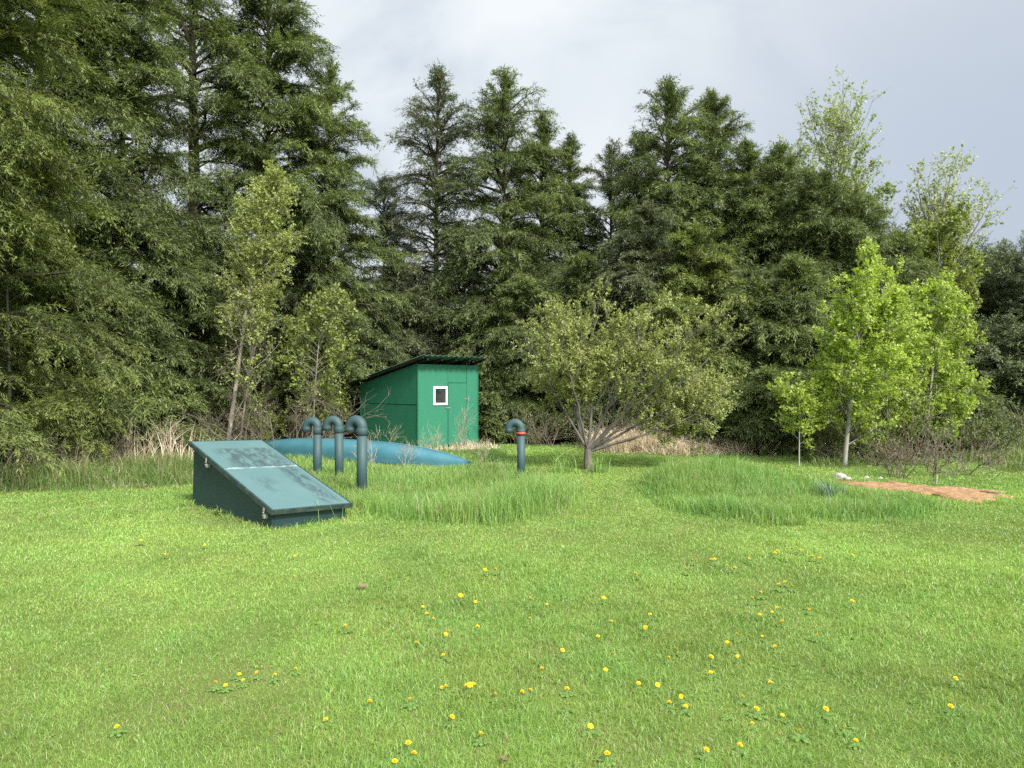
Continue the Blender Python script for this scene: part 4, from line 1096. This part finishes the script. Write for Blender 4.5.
DRY3 = [(-2.4, 18.7), (-1.6, 18.5), (-.6, 19.6), (-.3, 20.6), (-1.0, 20.4), (-1.9, 19.4)]
patch('dry_grass', 'thin tan dry grass at the foot of the shed front', DRY3, 600, .1, .3, 'dry', 207, edge=.2, brown=.1, lean=.5, wmin=.006)
# the long straggling blades bent over around the pipes and the hatch
# ---- tall dead weed stalks in front of the shed and by the canoe
def stalk(label, px, D, h, seed, loose=1.0):
    return bush('dry_weed', label, px, D, h, h * .22, 3, seed, bark='twig_tan', group='dry weed stalks near the shed', spread=(1.15, 1.5), cat='weed', dense=1.3 * loose, curve=.0, thick=.55)
stalk('tallest branching dry weed in front of the shed door', 457, 18.4, 1.05, 301)
stalk('dry weed stalk at the right corner of the shed front', 466, 18.8, .75, 302)
stalk('dry weed stalk below the shed window', 437, 18.1, .6, 303)
stalk('short dry weed stalk at the shed corner nearest the canoe', 424, 18.3, .55, 304)
stalk('dry weed rising above the canoe against the dark shed wall', 384, 17.6, .95, 305)
stalk('dry weed sticking up left of the tall grass front of the canoe', 405, 14.4, .6, 306)
stalk('dry weed right beside the tallest vent pipe', 371, 13.6, .65, 307)
stalk('dry weed by the sharp end of the canoe', 482, 14.6, .4, 308)
# ---- plants in the grass
def clump(name, label, px, D, n, h, mat, seed, wid=.014):
    rng = np.random.default_rng(seed); x, y, z = place(px, D)
    P = np.column_stack([rng.normal(0, .09, n), rng.normal(0, .09, n), np.zeros(n)])
    V, Q, T, TI = blades(P, rng.uniform(.5, 1.1, n) * h, np.full(n, wid), rng, .28, np.clip(rng.normal(.5, .2, n), 0, 1), .6)
    o = link(name, np_mesh(name, V, [Q, T], TI), M[mat], loc=(x, y, z)); tag(o, label, 'plant'); return o
clump('daffodil_clump', 'blue-green clump of strap leaves in the oval tall grass patch', 827, 10.9, 90, .34, 'bluegreen', 311)
clump('grass_tuft', 'tuft of long grass at the left foot of the apple tree', 563, 14.2, 70, .40, 'tall', 312, .012)
clump('grass_tuft', 'tuft of long grass at the right foot of the apple tree', 599, 14.3, 90, .33, 'tall', 313, .012)

# ---- stones, stake, sticks, fallen leaves
def stone(label, px, D, s, seed, name='stone', mat='stone'):
    rng = random.Random(seed); b = bmesh.new(); bmesh.ops.create_icosphere(b, subdivisions=3, radius=1)
    ph = [rng.uniform(0, 6) for _ in range(6)]
    for v in b.verts:
        c = v.co; k = 1 + .16 * math.sin(c.x * 2.3 + ph[0]) + .14 * math.sin(c.y * 2.9 + ph[1]) + .1 * math.sin(c.z * 3.3 + ph[2]) + .05 * math.sin(c.x * 7 + ph[3]) * math.sin(c.y * 6 + ph[4])
        v.co = Vector((c.x * s[0], c.y * s[1], c.z * s[2])) * k
    for f in b.faces: f.smooth = True
    me = bpy.data.meshes.new(name); b.to_mesh(me); b.free()
    x, y, z = place(px, D); o = link(name, me, M[mat], loc=(x, y, z + s[2] * .35)); o.rotation_euler = (rng.uniform(-.2, .2), rng.uniform(-.2, .2), rng.uniform(0, 6))
    return tag(o, label, 'stone', 'stones at the edge of the soil bed')
stone('largest pale stone at the left end of the soil bed', 840, 13.35, (.12, .085, .07), 1)
stone('pale stone leaning against the largest stone', 847, 13.2, (.07, .06, .045), 2)
stone('small pale stone right of the largest stone on the soil edge', 866, 13.5, (.045, .04, .03), 3)
stone('small white stone near the middle of the soil edge', 880, 13.4, (.045, .04, .03), 4)
stone('flat dark stone on the right part of the reddish soil', 990, 11.5, (.16, .09, .035), 5, mat='litter')
b = BM(); b.box((0, 0, .07), (.03, .03, .20), bev=.006); o = b.build('wooden_stake', M['stone']); o.location = place(936, 12.75); o.rotation_euler = (.08, -.06, .4)
tag(o, 'short pale wooden stake standing in the reddish soil', 'stake')
def leaf_obj(label, px, py, s, rz, mat='deadleaf'):
    x, y = ground_at(px, py); nseg = 6; V = []
    for i in range(nseg + 1):
        u = i / nseg; w = math.sin(math.pi * min(1, u * .93 + .05)) * .36
        for k in (-1, 0, 1): V.append(((u - .5) * s, k * w * s, (.06 * abs(k) + .12 * (u - .5) ** 2) * s))
    V = np.array(V); i = (np.arange(nseg)[:, None] * 3 + np.arange(2)[None]).ravel()
    V2 = V + np.array([0, 0, .002]); n0 = len(V)
    Q = np.stack([i, i + 3, i + 4, i + 1], 1)
    o = link('fallen_leaf', np_mesh('fallen_leaf', np.concatenate([V, V2]), [Q[:, ::-1], Q + n0], np.full(2 * n0, .9)), M[mat], loc=(x, y, float(gz(x, y)) + .035))
    o.rotation_euler = (.25, .1, rz); return tag(o, label, 'leaf', 'fallen leaves on the lawn')
leaf_obj('pinkish-brown fallen leaf alone on the lawn in front of the tall grass', 362, 589, .085, .6)
leaf_obj('pale fallen leaf on the bare ground beside the hatch', 217, 516, .14, 2.2)
leaf_obj('pale curled leaf in the grass near the bottom edge', 504, 766, .05, 1.4)
leaf_obj('brown fallen leaf at the edge of the rough grass left of the hatch', 141, 487, .2, .2)

# ---- dandelions
def flower_mesh():
    rng = random.Random(4); V, Fq = [], []
    for ring, (r0, r1, z0, z1, nn) in enumerate([(.003, .021, .002, .003, 18), (.002, .017, .005, .009, 16), (.001, .011, .008, .014, 12)]):
        for k in range(nn):
            a = 2 * math.pi * (k + .5 * ring) / nn + rng.uniform(-.08, .08); w = .95 * math.pi / nn
            r1k = r1 * rng.uniform(.88, 1.1); i = len(V)
            V += [(r0 * math.cos(a), r0 * math.sin(a), z0), (r1k * .8 * math.cos(a - w), r1k * .8 * math.sin(a - w), z0 + (z1 - z0) * .8),
                  (r1k * math.cos(a), r1k * math.sin(a), z1), (r1k * .8 * math.cos(a + w), r1k * .8 * math.sin(a + w), z0 + (z1 - z0) * .8)]
            Fq.append((i, i + 1, i + 2, i + 3))
    i = len(V); nn = 12
    for z, r in ((-.010, .004), (-.006, .009), (.001, .010)):
        V += [(r * math.cos(2 * math.pi * k / nn), r * math.sin(2 * math.pi * k / nn), z) for k in range(nn)]
    for q in range(2):
        for k in range(nn): Fq.append((i + q * nn + k, i + q * nn + (k + 1) % nn, i + (q + 1) * nn + (k + 1) % nn, i + (q + 1) * nn + k))
    return np_mesh('flower_head', np.array(V), [np.array(Fq)], mat_idx=[0] * 46 + [1] * 24)
yl = NT('dandelion_yellow'); M['yellow'] = yl.principled(yl.ramp(yl.noise(60, 3, .6), [(.3, (.66, .40, .008)), (.7, (.86, .62, .02))]), .7, .2)
gs = NT('dandelion_green'); M['dgreen'] = gs.principled((.14, .22, .06, 1), .7, .2)
FM = flower_mesh(); FM.materials.append(M['yellow']); FM.materials.append(M['dgreen'])
b = BM(); b.tube([(0, 0, -.03), (.001, 0, .01), (0, .001, .054)], [.0025, .0022, .002], 8); so_ = b.build('stem', M['dgreen']); 
proto = thing('dandelion', 'x', 'dandelion'); so_.parent = proto
def rosette_mesh():
    rng = np.random.default_rng(6); V, Q = [], []
    for k in range(8):
        a = k * .785 + rng.uniform(-.25, .25); ln = rng.uniform(.045, .075); d = np.array([math.cos(a), math.sin(a), 0]); sd = np.array([-math.sin(a), math.cos(a), 0])
        for i in range(7):
            u = i / 6; w = (.004 + .013 * u ** .8 * (1 - .8 * u ** 6)) * (1.25 if i % 2 else .65)
            c = d * ln * u + np.array([0, 0, .006 + .045 * u * (1.25 - u)]); V += [c - sd * w, c + sd * w]
        b0 = len(V) - 14
        Q += [(b0 + 2 * i, b0 + 2 * i + 1, b0 + 2 * i + 3, b0 + 2 * i + 2) for i in range(6)]
    return np_mesh('leaf_rosette', np.array(V), [np.array(Q)], np.full(len(V), .45))
ro_ = link('leaf_rosette', rosette_mesh(), M['weed'], proto)
fh = link('flower_head', FM, None, proto, loc=(0, 0, .062))
A = [(329,230),(590,232),(626,267),(792,262),(772,284),(760,328),(846,332),(853,348),(867,358),(824,386),(833,404),(690,378),(892,392),(887,433),(921,313),(951,321),(970,259),(991,259),(955,375),(550,474),(487,484),(452,494),(432,492),(479,470),(514,470),(592,459),(235,583),(652,564),(740,533),(820,527),(892,500),(884,498),(933,497),(940,502),(947,497),(904,563),(990,517),(962,600),(817,619),(828,636),(790,650),(282,205),(410,211)]
B2 = [(247,269),(107,298),(37,319),(36,352),(70,325),(183,315),(198,357),(267,377),(276,347),(330,418),(313,433),(172,390),(101,423),(201,427),(60,462),(85,475),(160,467),(187,460),(37,502),(20,514),(110,503),(111,537),(157,583),(190,640),(388,631),(455,625),(314,531),(347,538),(338,521),(253,493),(291,495),(427,549),(461,518),(488,544),(480,572),(535,595),(540,552),(575,593),(627,546),(663,580),(687,607),(876,541),(886,489),(397,465),(430,405),(436,412),(450,432),(525,413),(398,437),(516,489),(680,327),(595,341),(533,292),(497,308),(470,345),(505,295),(445,255),(430,248),(350,260),(530,222),(545,235),(560,220),(600,235),(615,238),(680,233),(398,238),(520,345),(500,392),(450,392),(360,240),(405,240),(475,237),(540,365),(610,395),(545,282),(560,292),(480,320),(530,340),(575,222),(525,228),(590,330),(495,350)]
pts = [(x / 2, 440 + y / 2) for x, y in A] + [(512 + x / 2, 440 + y / 2) for x, y in B2]
rd = random.Random(9)
def dlabel(px, py):
    if 210 < px < 300 and 665 < py < 690: return 'yellow dandelion in the short row of seven on the lawn below the hatch'
    if px < 140 and py > 700: return 'lone yellow dandelion nearest the lower left corner of the lawn'
    if 390 < px < 420 and py > 740: return 'yellow dandelion in the trio at the bottom edge, left of centre'
    if 440 < px < 476 and 680 < py < 695: return 'yellow dandelion in the tight bunch near the pale patch, centre of the near lawn'
    if px > 940: return 'one of two yellow dandelions far off to the right side of the lawn'
    if py < 585: return 'tiny yellow dandelion far off across the lawn, close to the tall grass'
    if py < 640: return 'small yellow dandelion scattered in the middle distance of the lawn'
    if px < 512: return 'yellow dandelion scattered singly in the near lawn, left of centre'
    return 'yellow dandelion scattered in the near lawn, right of centre'
for i, (px, py) in enumerate(pts):
    x, y = ground_at(px, py + 3)
    if i == 0: o, cs = proto, [so_, fh, ro_]
    else:
        o = proto.copy(); C.objects.link(o); cs = []
        for ch in (so_, fh, ro_):
            c = ch.copy(); C.objects.link(c); c.parent = o; cs.append(c)
    s = rd.uniform(.55, .82) * (1.0 if py > 600 else 1.15)
    o.location = (x, y, float(gz(x, y))); o.rotation_euler = (0, 0, rd.uniform(0, 6.28)); o.scale = (s, s, s * rd.uniform(.8, 1.1))
    cs[1].rotation_euler = (rd.uniform(-.1, .7), rd.uniform(-.4, .4), 0)
    o['label'] = dlabel(px, py); o['group'] = 'dandelions on the lawn'
